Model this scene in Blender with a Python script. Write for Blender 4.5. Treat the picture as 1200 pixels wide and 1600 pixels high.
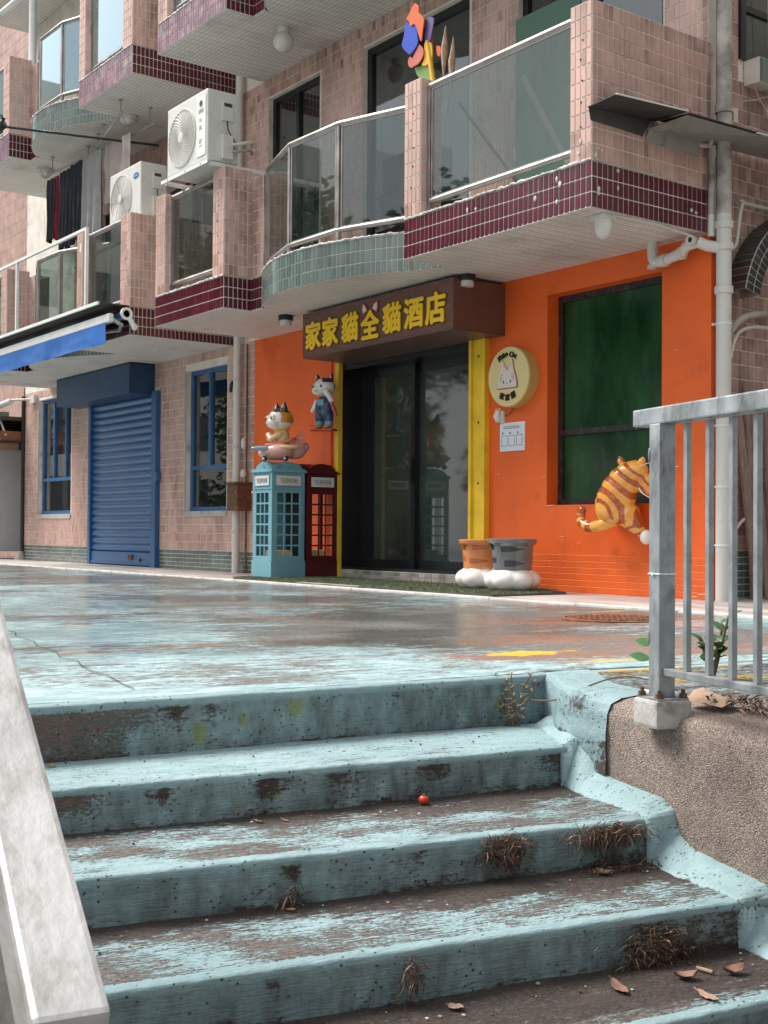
import bpy, bmesh, math, random
from mathutils import Vector, Matrix, noise
for o in list(bpy.data.objects): bpy.data.objects.remove(o)
S = bpy.context.scene
COL = S.collection
R = math.radians
random.seed(7)

# ------------------------------------------------------------------ camera
CAM = Vector((5.928, -7.393, 0.50))
fw = Vector((-0.80301, 0.59575, 0.01640)); 
YAW, PITCH, ROLL = 0.63803, 0.0164, -0.0067116
f_ = Vector((-math.cos(YAW)*math.cos(PITCH), math.sin(YAW)*math.cos(PITCH), math.sin(PITCH)))
r_ = Vector((math.sin(YAW), math.cos(YAW), 0)); d_ = f_.cross(r_)
cr, sr = math.cos(ROLL), math.sin(ROLL)
rx = r_*cr + d_*sr; dn = d_*cr - r_*sr
cd = bpy.data.cameras.new('camera'); cam = bpy.data.objects.new('camera', cd); COL.objects.link(cam)
mw = Matrix((rx, -dn, -f_)).transposed().to_4x4(); mw.translation = CAM
cam.matrix_world = mw
cd.sensor_fit = 'HORIZONTAL'; cd.sensor_width = 36; cd.lens = 36*1937.23/1200
cd.dof.use_dof = True; cd.dof.focus_distance = 6.0; cd.dof.aperture_fstop = 40; cd.clip_start = 0.05; cd.clip_end = 500
S.camera = cam
S.render.resolution_x, S.render.resolution_y = 768, 1024
def project(p):
    v = p - CAM; z = v.dot(f_)
    return (600+1937.23*v.dot(rx)/z, 800+1937.23*v.dot(dn)/z, z)

# ------------------------------------------------------------------ world, sun
SUN_EL, SUN_AZ = 52, 212          # azimuth the light comes from, degrees from +X
w = bpy.data.worlds.new('World'); S.world = w; w.use_nodes = True
nt = w.node_tree; nt.nodes.clear()
def N(t, ty, **k):
    n = t.nodes.new(ty)
    for a, b in k.items(): setattr(n, a, b)
    return n
sky = N(nt, 'ShaderNodeTexSky', sky_type='NISHITA', sun_disc=False)
sky.sun_elevation = R(SUN_EL); sky.sun_rotation = R(90-SUN_AZ); sky.dust_density = 3; sky.air_density = 1; sky.ozone_density = 2
tc = N(nt, 'ShaderNodeTexCoord'); cn = N(nt, 'ShaderNodeTexNoise'); cn.inputs['Scale'].default_value = 2.2; cn.inputs['Detail'].default_value = 6
nt.links.new(tc.outputs['Generated'], cn.inputs['Vector'])
cr_ = N(nt, 'ShaderNodeValToRGB'); cr_.color_ramp.elements[0].position = .38; cr_.color_ramp.elements[1].position = .62
cr_.color_ramp.elements[0].color = (.72,.72,.72,1); cr_.color_ramp.elements[1].color = (.97,.97,.97,1)
nt.links.new(cn.outputs['Fac'], cr_.inputs['Fac'])
mx = N(nt, 'ShaderNodeMix', data_type='RGBA'); mx.inputs[7].default_value = (8.6, 8.9, 9.2, 1)
nt.links.new(cr_.outputs['Color'], mx.inputs[0]); nt.links.new(sky.outputs['Color'], mx.inputs[6])
bg = N(nt, 'ShaderNodeBackground'); bg.inputs['Strength'].default_value = 0.088
wo = N(nt, 'ShaderNodeOutputWorld'); nt.links.new(mx.outputs[2], bg.inputs['Color']); nt.links.new(bg.outputs['Background'], wo.inputs['Surface'])
sd = bpy.data.lights.new('sun', 'SUN'); sd.energy = 4.2; sd.angle = R(30); sd.color = (1, .965, .92)
sun = bpy.data.objects.new('sun', sd); COL.objects.link(sun)
sv = Vector((math.cos(R(SUN_EL))*math.cos(R(SUN_AZ)), math.cos(R(SUN_EL))*math.sin(R(SUN_AZ)), math.sin(R(SUN_EL))))
sun.rotation_euler = sv.to_track_quat('Z', 'Y').to_euler()
S.view_settings.view_transform = 'Standard'; S.view_settings.look = 'None'; S.view_settings.gamma = 1
S.view_settings.use_curve_mapping = False; S.view_settings.exposure = 0.62

# ------------------------------------------------------------------ materials
MATS = {}
def sock(n, v): return n.inputs[v]
def M(name, col, rough=.5, metal=0, var=.12, scale=6, bump=0, bscale=60, coat=0, dirt=None, rvar=0, island=0, spec=.5, stretch=(1,1,1), alpha=1, emit=0):
    m = bpy.data.materials.new(name); m.use_nodes = True; t = m.node_tree; t.nodes.clear(); L = t.links.new
    out = N(t,'ShaderNodeOutputMaterial'); p = N(t,'ShaderNodeBsdfPrincipled'); L(p.outputs[0], out.inputs[0])
    tc = N(t,'ShaderNodeTexCoord'); mp = N(t,'ShaderNodeMapping'); mp.inputs['Scale'].default_value = stretch
    g = N(t,'ShaderNodeNewGeometry')
    L(g.outputs['Position'] if island else tc.outputs['Object'], mp.inputs['Vector'])
    no = N(t,'ShaderNodeTexNoise'); no.inputs['Scale'].default_value = scale; no.inputs['Detail'].default_value = 5; L(mp.outputs[0], no.inputs['Vector'])
    mr = N(t,'ShaderNodeMapRange'); mr.inputs[1].default_value=.3; mr.inputs[2].default_value=.7; mr.inputs[3].default_value = 1-var; mr.inputs[4].default_value = 1+var; L(no.outputs['Fac'], mr.inputs[0])
    fac = mr.outputs[0]
    if island:
        oi = N(t,'ShaderNodeObjectInfo'); ad = N(t,'ShaderNodeMath', operation='ADD'); L(g.outputs['Random Per Island'], ad.inputs[0]); L(oi.outputs['Random'], ad.inputs[1])
        fr = N(t,'ShaderNodeMath', operation='FRACT'); L(ad.outputs[0], fr.inputs[0])
        m2 = N(t,'ShaderNodeMapRange'); m2.inputs[3].default_value = 1-island; m2.inputs[4].default_value = 1+island; L(fr.outputs[0], m2.inputs[0])
        mu = N(t,'ShaderNodeMath', operation='MULTIPLY'); L(fac, mu.inputs[0]); L(m2.outputs[0], mu.inputs[1]); fac = mu.outputs[0]
    vm = N(t,'ShaderNodeVectorMath', operation='SCALE'); vm.inputs[0].default_value = col[:3]; L(fac, vm.inputs['Scale'])
    c = vm.outputs[0]
    if dirt:
        dcol, amt, dsc = dirt
        n2 = N(t,'ShaderNodeTexNoise'); n2.inputs['Scale'].default_value = dsc; n2.inputs['Detail'].default_value = 8; n2.inputs['Roughness'].default_value=.65; L(mp.outputs[0], n2.inputs['Vector'])
        rr = N(t,'ShaderNodeMapRange'); rr.inputs[1].default_value = .62-amt*.3; rr.inputs[2].default_value=.75-amt*.1; L(n2.outputs['Fac'], rr.inputs[0])
        mm = N(t,'ShaderNodeMix', data_type='RGBA'); L(rr.outputs[0], mm.inputs[0]); L(c, mm.inputs[6]); mm.inputs[7].default_value = (*dcol,1); c = mm.outputs[2]
    L(c, p.inputs['Base Color'])
    p.inputs['Roughness'].default_value = rough; p.inputs['Metallic'].default_value = metal; p.inputs['Specular IOR Level'].default_value = spec
    p.inputs['Coat Weight'].default_value = coat
    if coat: p.inputs['Coat Roughness'].default_value = .08
    if rvar:
        r2 = N(t,'ShaderNodeMapRange'); r2.inputs[1].default_value=.3; r2.inputs[2].default_value=.7; r2.inputs[3].default_value=max(.02,rough-rvar); r2.inputs[4].default_value=rough+rvar; L(no.outputs['Fac'], r2.inputs[0]); L(r2.outputs[0], p.inputs['Roughness'])
    if bump:
        n3 = N(t,'ShaderNodeTexNoise'); n3.inputs['Scale'].default_value = bscale; n3.inputs['Detail'].default_value = 4; L(mp.outputs[0], n3.inputs['Vector'])
        b = N(t,'ShaderNodeBump'); b.inputs['Strength'].default_value = bump; b.inputs['Distance'].default_value = .01; L(n3.outputs['Fac'], b.inputs['Height']); L(b.outputs[0], p.inputs['Normal'])
    MATS[name] = m; return m
def glass(name, tint, refl=1.0, rough=.02, op=.0, opcol=(.1,.1,.1), dust=.1, gcol=(1,1,1)):
    m = bpy.data.materials.new(name); m.use_nodes = True; t = m.node_tree; t.nodes.clear(); L = t.links.new
    out = N(t,'ShaderNodeOutputMaterial'); tr = N(t,'ShaderNodeBsdfTransparent'); tr.inputs[0].default_value = (*tint,1)
    gl = N(t,'ShaderNodeBsdfGlossy'); gl.inputs['Roughness'].default_value = rough; gl.inputs[0].default_value=(*gcol,1)
    di = N(t,'ShaderNodeBsdfDiffuse'); di.inputs[0].default_value = (*opcol,1)
    m1 = N(t,'ShaderNodeMixShader'); tc = N(t,'ShaderNodeTexCoord')
    mp = N(t,'ShaderNodeMapping'); mp.inputs['Scale'].default_value=(3,3,.8); L(tc.outputs['Object'], mp.inputs[0])
    no = N(t,'ShaderNodeTexNoise'); no.inputs['Scale'].default_value=5; no.inputs['Detail'].default_value=6; L(mp.outputs[0], no.inputs['Vector'])
    mr = N(t,'ShaderNodeMapRange'); mr.inputs[1].default_value=.35; mr.inputs[2].default_value=.75; mr.inputs[3].default_value=op; mr.inputs[4].default_value=op+dust; L(no.outputs['Fac'], mr.inputs[0])
    L(mr.outputs[0], m1.inputs[0]); L(tr.outputs[0], m1.inputs[1]); L(di.outputs[0], m1.inputs[2])
    lw = N(t,'ShaderNodeLayerWeight'); lw.inputs[0].default_value=.5; pw = N(t,'ShaderNodeMath', operation='POWER'); pw.inputs[1].default_value=5; L(lw.outputs['Facing'], pw.inputs[0]); fr = N(t,'ShaderNodeMath', operation='MULTIPLY_ADD'); fr.inputs[1].default_value=.95; fr.inputs[2].default_value=.05; L(pw.outputs[0], fr.inputs[0])
    mu = N(t,'ShaderNodeMath', operation='MULTIPLY'); mu.inputs[1].default_value = refl*1.6; mu.use_clamp=True; L(fr.outputs[0], mu.inputs[0])
    m2 = N(t,'ShaderNodeMixShader'); L(mu.outputs[0], m2.inputs[0]); L(m1.outputs[0], m2.inputs[1]); L(gl.outputs[0], m2.inputs[2])
    L(m2.outputs[0], out.inputs[0]); MATS[name] = m; return m

M('tile_pink', (.60,.385,.325), .26, island=.075, var=.16, scale=2.6, dirt=((.22,.13,.10),.36,2.4), stretch=(1,1,.4))
M('tile_maroon', (.085,.010,.020), .16, island=.16, var=.15, scale=3)
M('tile_faded', (.25,.14,.17), .2, island=.22, var=.3, scale=3, dirt=((.45,.38,.33),.3,6))
M('tile_green', (.13,.165,.15), .10, island=.2, var=.15, scale=3)
M('tile_dark', (.035,.042,.04), .2, island=.3)
M('tile_white', (.62,.58,.54), .3, island=.08, var=.1, scale=3)
M('tile_orange', (.76,.13,.02), .42, island=.05, var=.08, scale=3)
M('tile_grey', (.30,.27,.24), .4, island=.3, var=.3, scale=8)
M('tile_dull', (.47,.29,.24), .34, island=.07, var=.2, scale=5)  # duller pink; on the +X walls it carries their shade
M('tile_soil_shade', (.34,.205,.17), .5, island=.10, var=.3, scale=9)  # darker pink for soiled tiles and for shade on the side wall
M('grout', (.70,.63,.56), .9, var=.15, scale=4, dirt=((.25,.2,.17),.2,3))
M('grout_dark', (.42,.36,.31), .9, var=.3, scale=5)
M('orange_paint', (.80,.125,.016), .5, var=.09, scale=1.7, bump=.2, bscale=18, dirt=((.58,.085,.018),.25,2.2))
M('concrete', (.42,.40,.37), .85, var=.2, scale=3, bump=.3, bscale=50, dirt=((.2,.18,.16),.3,5))
M('white_sealant', (.55,.53,.50), .7, var=.35, scale=14, bump=.6, bscale=90, dirt=((.18,.15,.13),.4,10))
M('stainless', (.36,.33,.31), .42, metal=.8, var=.2, scale=6, rvar=.06)
M('galvanized', (.31,.33,.34), .45, metal=.5, var=.25, scale=14, rvar=.12, bump=.15, bscale=90, dirt=((.14,.145,.145),.38,16), stretch=(1,1,.5))
M('galvanized_rail', (.37,.365,.355), .55, metal=.3, var=.22, scale=9, rvar=.15, bump=.15, bscale=90, dirt=((.24,.22,.20),.42,26), stretch=(1,.35,1))
M('black_metal', (.012,.012,.013), .28, var=.3, scale=4)
M('black_frame', (.02,.018,.018), .4, var=.4, scale=14, dirt=((.16,.13,.12),.18,18))
M('yellow_paint', (.80,.52,.03), .45, var=.12, scale=5, dirt=((.60,.36,.015),.2,3))
M('blue_metal', (.028,.11,.26), .34, var=.14, scale=3, rvar=.08)
M('blue_dark', (.014,.055,.13), .42, var=.2, scale=3, dirt=((.05,.08,.12),.2,4))
M('blue_canvas', (.02,.12,.40), .55, var=.2, scale=3, bump=.2, bscale=12)
M('white_plastic', (.62,.60,.56), .4, var=.05, scale=4, dirt=((.42,.39,.34),.15,4))
M('white_metal', (.74,.73,.70), .4, var=.08, scale=5)
M('pvc', (.58,.53,.48), .45, var=.12, scale=5, dirt=((.25,.2,.17),.22,5))
M('pvc_aged', (.42,.37,.33), .55, var=.25, scale=7, dirt=((.12,.1,.085),.5,5))
M('grey_plastic', (.30,.29,.27), .5, var=.1)
M('grille', (.045,.043,.04), .5, var=.1)
M('grille_wire', (.60,.57,.52), .4, var=.05)
M('black_plastic', (.015,.015,.016), .35, var=.1)
M('wood_dark', (.135,.06,.042), .45, var=.4, scale=5, stretch=(1.2,14,14), bump=.05)
M('wood_under', (.11,.06,.045), .4, var=.2, scale=5, stretch=(1.2,10,10))
M('gold', (.85,.52,.02), .35, var=.06)
M('gold_edge', (.16,.075,.012), .5)
M('cream', (.72,.58,.27), .5, var=.04)
M('cream_side', (.55,.40,.13), .5, var=.08)
M('logo_white', (.66,.60,.55), .5, var=.03)
M('logo_brown', (.28,.12,.05), .5)
M('black_letter', (.012,.01,.015), .35)
M('plaque_white', (.70,.74,.80), .3, var=.03)
M('ink_grey', (.22,.24,.25), .6)
M('booth_blue', (.17,.36,.42), .42, var=.06, scale=5, dirt=((.10,.22,.26),.12,5))
M('booth_red', (.085,.006,.008), .35, var=.15)
M('booth_sign', (.62,.60,.56), .45, var=.06)
M('inside_dark', (.03,.028,.03), .7)
M('rust', (.20,.07,.028), .8, var=.4, scale=20, dirt=((.09,.04,.02),.5,25), bump=.3)
M('rust_box', (.14,.065,.03), .7, var=.4, scale=20, dirt=((.06,.03,.02),.5,25))
M('curtain', (.11,.15,.145), .9, var=.2, scale=3)
M('curtain_pale', (.30,.36,.36), .9, var=.2, scale=3)
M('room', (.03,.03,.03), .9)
M('cloth_black', (.012,.013,.02), .9, var=.3)
M('cloth_red', (.22,.02,.03), .9, var=.2)
M('cloth_grey', (.28,.27,.26), .85, var=.12, scale=5)
M('cloth_pale', (.34,.28,.26), .85, var=.12, scale=5)
M('roughcast', (.255,.20,.17), .95, var=.42, scale=2.5, bump=1.0, bscale=240, dirt=((.10,.07,.055),.42,190))
M('stone_plinth', (.40,.38,.36), .8, var=.2, scale=10, bump=.3, bscale=60, dirt=((.2,.17,.15),.3,12))
M('turf_base', (.10,.095,.085), .95)
M('turf', (.13,.16,.085), .8, island=.55, var=.35, scale=14)
M('fig_white', (.74,.66,.60), .22, var=.04, coat=.5)
M('fig_black', (.035,.028,.028), .25, coat=.5)
M('fig_gold', (.52,.22,.025), .25, coat=.5, var=.15)
M('fig_cream', (.68,.50,.26), .28, coat=.4)
M('fig_pink', (.68,.36,.31), .22, coat=.6, var=.08)
M('fig_coral', (.62,.17,.09), .25, coat=.5)
M('fig_blue', (.20,.33,.40), .22, coat=.6)
M('fig_denim', (.020,.055,.12), .3, coat=.4, var=.2)
M('fig_denim_light', (.12,.28,.40), .35, coat=.3)
M('fig_red', (.42,.03,.03), .3, coat=.4)
M('tabby', (.82,.37,.06), .16, coat=.7, var=.05)
M('tabby_stripe', (.42,.085,.015), .18, coat=.7)
M('paw_white', (.78,.75,.70), .3, coat=.2, var=.03)
M('paw_orange', (.66,.23,.07), .24, coat=.5, var=.12, scale=5)
M('paw_orange_dark', (.45,.12,.035), .24, coat=.5)
M('paw_grey', (.14,.15,.15), .2, coat=.5, var=.1)
M('paw_black', (.03,.028,.03), .25, coat=.5)
M('petal_orange', (.62,.10,.012), .45); M('petal_blue', (.012,.05,.42), .4); M('petal_purple', (.10,.055,.19), .5)
M('petal_pink', (.52,.12,.08), .5); M('petal_green', (.16,.27,.06), .4); M('petal_yellow', (.62,.36,.02), .45)
M('dry_plant', (.36,.24,.17), .9, var=.3, scale=20)
M('dry_leaf', (.15,.075,.048), .75, island=.4, var=.35, scale=30)
M('dry_leaf_pale', (.30,.19,.13), .75, var=.35, scale=30)
M('straw', (.085,.05,.033), .9, island=.6, var=.3, scale=30)
M('green_leaf', (.035,.11,.03), .35, island=.35, var=.25, scale=20)
M('stem', (.12,.08,.05), .8)
M('berry', (.55,.04,.015), .3)
M('globe', (.62,.57,.52), .18, coat=.4, var=.03)
M('lamp_glass', (.62,.60,.56), .3)
M('awn_green', (.02,.04,.03), .5)
M('green_panel', (.10,.19,.14), .6, var=.12, scale=60)
M('plank', (.26,.18,.14), .85, var=.35, scale=8, stretch=(12,12,1), dirt=((.42,.33,.28),.15,9))
M('brown_canopy', (.22,.085,.04), .7, var=.3)
M('brown_door', (.10,.065,.05), .6, var=.15)
M('fridge', (.50,.50,.49), .4, var=.05)
M('sheet_dark', (.045,.04,.038), .6, var=.3, scale=6)
M('sheet_pale', (.27,.25,.23), .6, var=.15, scale=6, dirt=((.12,.1,.09),.3,6))
M('ground', (.20,.19,.17), .9, var=.2, scale=.6)
M('far_wall', (.52,.49,.45), .8, var=.06, scale=.5)
M('far_window', (.03,.035,.04), .2)
M('tree_bark', (.10,.075,.055), .9, var=.3, scale=6, bump=.6, bscale=20)
M('tree_leaf', (.045,.085,.028), .6, island=.5, var=.3, scale=.8)
M('zip_tie', (.70,.72,.74), .4)
M('bolt', (.10,.055,.035), .7, var=.4, scale=60)
glass('glass_rail', (.56,.63,.60), .95, .02, .0, (.30,.33,.32), .05)
glass('glass_window', (.45,.50,.49), 1.5, .015, .01, (.2,.22,.22), .05)
M('glass_green', (.014,.058,.020), .12, var=.5, scale=3, rvar=.03, dirt=((.04,.085,.045),.2,4), stretch=(1.5,1,.5), spec=.35)
M('glass_door', (.034,.044,.034), .04, var=.5, scale=1.5, spec=1.0)

# soffit : painted mosaic, fine joints
def roughcast_mat():
    m = MATS['roughcast']; t = m.node_tree; L = t.links.new
    p = [n for n in t.nodes if n.type=='BSDF_PRINCIPLED'][0]; tc = [n for n in t.nodes if n.type=='TEX_COORD'][0]
    vo = N(t,'ShaderNodeTexVoronoi'); vo.inputs['Scale'].default_value = 290; L(tc.outputs['Object'], vo.inputs['Vector'])
    sp = N(t,'ShaderNodeSeparateColor'); L(vo.outputs['Color'], sp.inputs[0])
    mr = N(t,'ShaderNodeMapRange'); mr.inputs[3].default_value=.45; mr.inputs[4].default_value=1.6; L(sp.outputs[0], mr.inputs[0])
    src = p.inputs['Base Color'].links[0].from_socket; vm = N(t,'ShaderNodeVectorMath', operation='SCALE'); L(src, vm.inputs[0]); L(mr.outputs[0], vm.inputs['Scale']); L(vm.outputs[0], p.inputs['Base Color'])
    b = N(t,'ShaderNodeBump'); b.inputs['Strength'].default_value=1; b.inputs['Distance'].default_value=.004; b.invert=True; L(vo.outputs['Distance'], b.inputs['Height']); L(b.outputs[0], p.inputs['Normal'])
roughcast_mat()
def soffit_mat():
    m = M('soffit', (.70,.66,.62), .6, var=.10, scale=2, dirt=((.42,.37,.33),.25,1.5)); t = m.node_tree; L = t.links.new
    p = [n for n in t.nodes if n.type=='BSDF_PRINCIPLED'][0]
    g = N(t,'ShaderNodeNewGeometry'); br = N(t,'ShaderNodeTexBrick'); br.offset = 0
    br.inputs['Scale'].default_value = 1; br.inputs['Brick Width'].default_value = .108; br.inputs['Row Height'].default_value = .052
    br.inputs['Mortar Size'].default_value = .006; br.inputs['Mortar Smooth'].default_value = .4
    L(g.outputs['Position'], br.inputs['Vector'])
    inv = N(t,'ShaderNodeMath', operation='SUBTRACT'); inv.inputs[0].default_value = 1; L(br.outputs['Fac'], inv.inputs[1])
    b = N(t,'ShaderNodeBump'); b.inputs['Strength'].default_value = .7; b.inputs['Distance'].default_value = .004; L(inv.outputs[0], b.inputs['Height']); L(b.outputs[0], p.inputs['Normal'])
    src = p.inputs['Base Color'].links[0].from_socket
    mm = N(t,'ShaderNodeMix', data_type='RGBA'); mu = N(t,'ShaderNodeMath', operation='MULTIPLY'); mu.inputs[1].default_value=.75; L(br.outputs['Fac'], mu.inputs[0]); L(mu.outputs[0], mm.inputs[0]); L(src, mm.inputs[6]); mm.inputs[7].default_value=(.34,.30,.27,1); L(mm.outputs[2], p.inputs['Base Color'])
soffit_mat()

# weathered blue paint on concrete, driven by the wear attributes baked on the meshes
def paint_mat(name, wet):
    m = bpy.data.materials.new(name); m.use_nodes = True; t = m.node_tree; t.nodes.clear(); L = t.links.new
    out = N(t,'ShaderNodeOutputMaterial'); p = N(t,'ShaderNodeBsdfPrincipled'); L(p.outputs[0], out.inputs[0])
    tc = N(t,'ShaderNodeTexCoord')
    def noi(sc, st=(1,1,1), det=6, rough=.6, dist=0):
        mp = N(t,'ShaderNodeMapping'); mp.inputs['Scale'].default_value = st; L(tc.outputs['Object'], mp.inputs[0])
        n = N(t,'ShaderNodeTexNoise'); n.inputs['Scale'].default_value = sc; n.inputs['Detail'].default_value = det; n.inputs['Roughness'].default_value = rough; n.inputs['Distortion'].default_value = dist
        L(mp.outputs[0], n.inputs['Vector']); return n.outputs['Fac']
    def mr(s, a, b, c=0, d=1):
        n = N(t,'ShaderNodeMapRange'); n.inputs[1].default_value=a; n.inputs[2].default_value=b; n.inputs[3].default_value=c; n.inputs[4].default_value=d; L(s, n.inputs[0]); return n.outputs[0]
    def ma(op, a, b, clamp=False):
        n = N(t,'ShaderNodeMath', operation=op); n.use_clamp = clamp
        for i, v in enumerate((a,b)):
            if isinstance(v, (int,float)): n.inputs[i].default_value = v
            else: L(v, n.inputs[i])
        return n.outputs[0]
    def mix(f, a, b):
        n = N(t,'ShaderNodeMix', data_type='RGBA'); L(f, n.inputs[0])
        for i, v in ((6,a),(7,b)):
            if isinstance(v, tuple): n.inputs[i].default_value = (*v,1)
            else: L(v, n.inputs[i])
        return n.outputs[2]
    def att(nm):
        n = N(t,'ShaderNodeAttribute'); n.attribute_name = nm; return n.outputs['Fac']
    streak = noi(4.5, (1.0,2.3,2.3), 9, .78, .5) if wet else noi(15, (1.0,7,7), 9, .78, .3)
    fine = noi(24, (1,2.6,2.6), 6, .8) if wet else noi(75, (1,2.4,2.4), 5, .75)
    blotch = noi(3.2, (1,2.4,2.4), 6, .6)
    big = noi(.9, (1,1.5,1), 4)
    blue = mix(mr(noi(11, (1,3,3), 8, .7), .35, .65), (.205,.295,.308), (.345,.470,.487))
    blue = mix(mr(big, .35, .65), blue, (.215,.315,.328))
    if wet: blue = mix(mr(noi(7,(1,2.5,2.5),7,.75), .48, .58), blue, (.40,.53,.54))
    blue = mix(ma('MULTIPLY', mr(noi(190), .45, .75), .35), blue, (.12,.22,.24))
    conc = mix(mr(noi(40,(1,2,2)), .38, .62), (.19,.19,.18), (.085,.08,.075)) if wet else mix(mr(noi(60,(1,2,2)), .38, .62), (.15,.12,.105), (.045,.034,.03))
    wearn = ma('ADD', ma('MULTIPLY', streak, .55), ma('MULTIPLY', fine, .45))
    thr = ma('SUBTRACT', .68, ma('MULTIPLY', att('peel'), .40))
    pe = ma('SUBTRACT', wearn, thr); pe = mr(pe, -.006, .014)
    c = mix(pe, blue, conc)
    b1 = ma('SUBTRACT', ma('ADD', ma('MULTIPLY', blotch, .35), ma('MULTIPLY', fine, .65)), ma('SUBTRACT', .72, ma('MULTIPLY', att('brown'), .40))); b1 = mr(b1, -.01, .05)
    c = mix(b1, c, mix(mr(fine,.4,.6), (.12,.055,.042), (.21,.12,.09)) if not wet else mix(mr(fine,.4,.6), (.17,.085,.06), (.27,.17,.13)))
    y1 = ma('SUBTRACT', ma('ADD', ma('MULTIPLY', streak, .4), ma('MULTIPLY', fine, .6)), ma('SUBTRACT', .78 if not wet else .70, ma('MULTIPLY', att('yellow'), .42))); y1 = mr(y1, 0, .06)
    c = mix(ma('MULTIPLY', y1, 1.0 if wet else .8), c, (.55,.36,.035) if wet else (.26,.32,.06))
    # film: greys and darkens the step risers, grime on the plaza
    gr = ma('MULTIPLY', att('wet'), mr(noi(6,(2.5,1,1),7,.7), .32, .66)) if not wet else ma('MULTIPLY', att('dirt'), mr(noi(2.5,(1,2,1),7,.7), .35, .7))
    c = mix(gr, c, (.075,.085,.083))
    d0 = ma('ADD', ma('MULTIPLY', streak, .35), ma('MULTIPLY', noi(34,(1,1.6,1.6),8,.8), .65))
    d1 = ma('SUBTRACT', d0, ma('SUBTRACT', .70, ma('MULTIPLY', att('dirt'), .40))); d1 = mr(d1, -.03, .05)
    c = mix(d1, c, mix(mr(fine,.38,.62), (.020,.014,.012), (.075,.052,.042)))
    mpv = N(t,'ShaderNodeTexVoronoi'); mpv.inputs['Scale'].default_value = 55; mpv.inputs['Randomness'].default_value = 1; L(tc.outputs['Object'], mpv.inputs['Vector'])
    pit = ma('MULTIPLY', mr(mpv.outputs['Distance'], .22, .12), mr(noi(13), .50, .54))
    c = mix(ma('MULTIPLY', pit, .85 if not wet else .0), c, (.045,.04,.036))
    L(c, p.inputs['Base Color'])
    h = ma('ADD', ma('ADD', ma('MULTIPLY', noi(26,(1,3,3),6,.7), 1.0), ma('MULTIPLY', noi(16,(1,14,14),3,.5), .45)), ma('MULTIPLY', ma('ADD', pe, b1), -.5)); h = ma('ADD', h, ma('MULTIPLY', pit, -1.2))
    b = N(t,'ShaderNodeBump'); b.inputs['Strength'].default_value = .28 if wet else .85; b.inputs['Distance'].default_value = .006; L(h, b.inputs['Height']); L(b.outputs[0], p.inputs['Normal'])
    if wet:
        wn = noi(.75, (1,1.4,1), 6, .6); ww = mr(ma('ADD', wn, ma('MULTIPLY', att('wet'), .35)), .50, .74)
        rg = N(t,'ShaderNodeMapRange'); rg.inputs[3].default_value=.62; rg.inputs[4].default_value=.14; L(ww, rg.inputs[0]); L(rg.outputs[0], p.inputs['Roughness'])
        dk = mix(ma('MULTIPLY', ww, .42), c, N(t,'ShaderNodeVectorMath', operation='SCALE').outputs[0])
        vs = [n for n in t.nodes if n.type=='VECT_MATH'][-1]; L(c, vs.inputs[0]); vs.inputs['Scale'].default_value=.68
        L(dk, p.inputs['Base Color']); p.inputs['Specular IOR Level'].default_value = .4
    else:
        p.inputs['Roughness'].default_value = .62
    MATS[name] = m
paint_mat('step_paint', False); paint_mat('plaza_paint', True)

# sidewalk
M('sidewalk', (.44,.40,.37), .5, var=.2, scale=2, rvar=.15, bump=.2, bscale=30, dirt=((.22,.19,.17),.35,3), stretch=(.6,2,1))
M('kerb_white', (.60,.58,.54), .6, var=.2, scale=6, dirt=((.3,.28,.26),.35,7))

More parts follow.
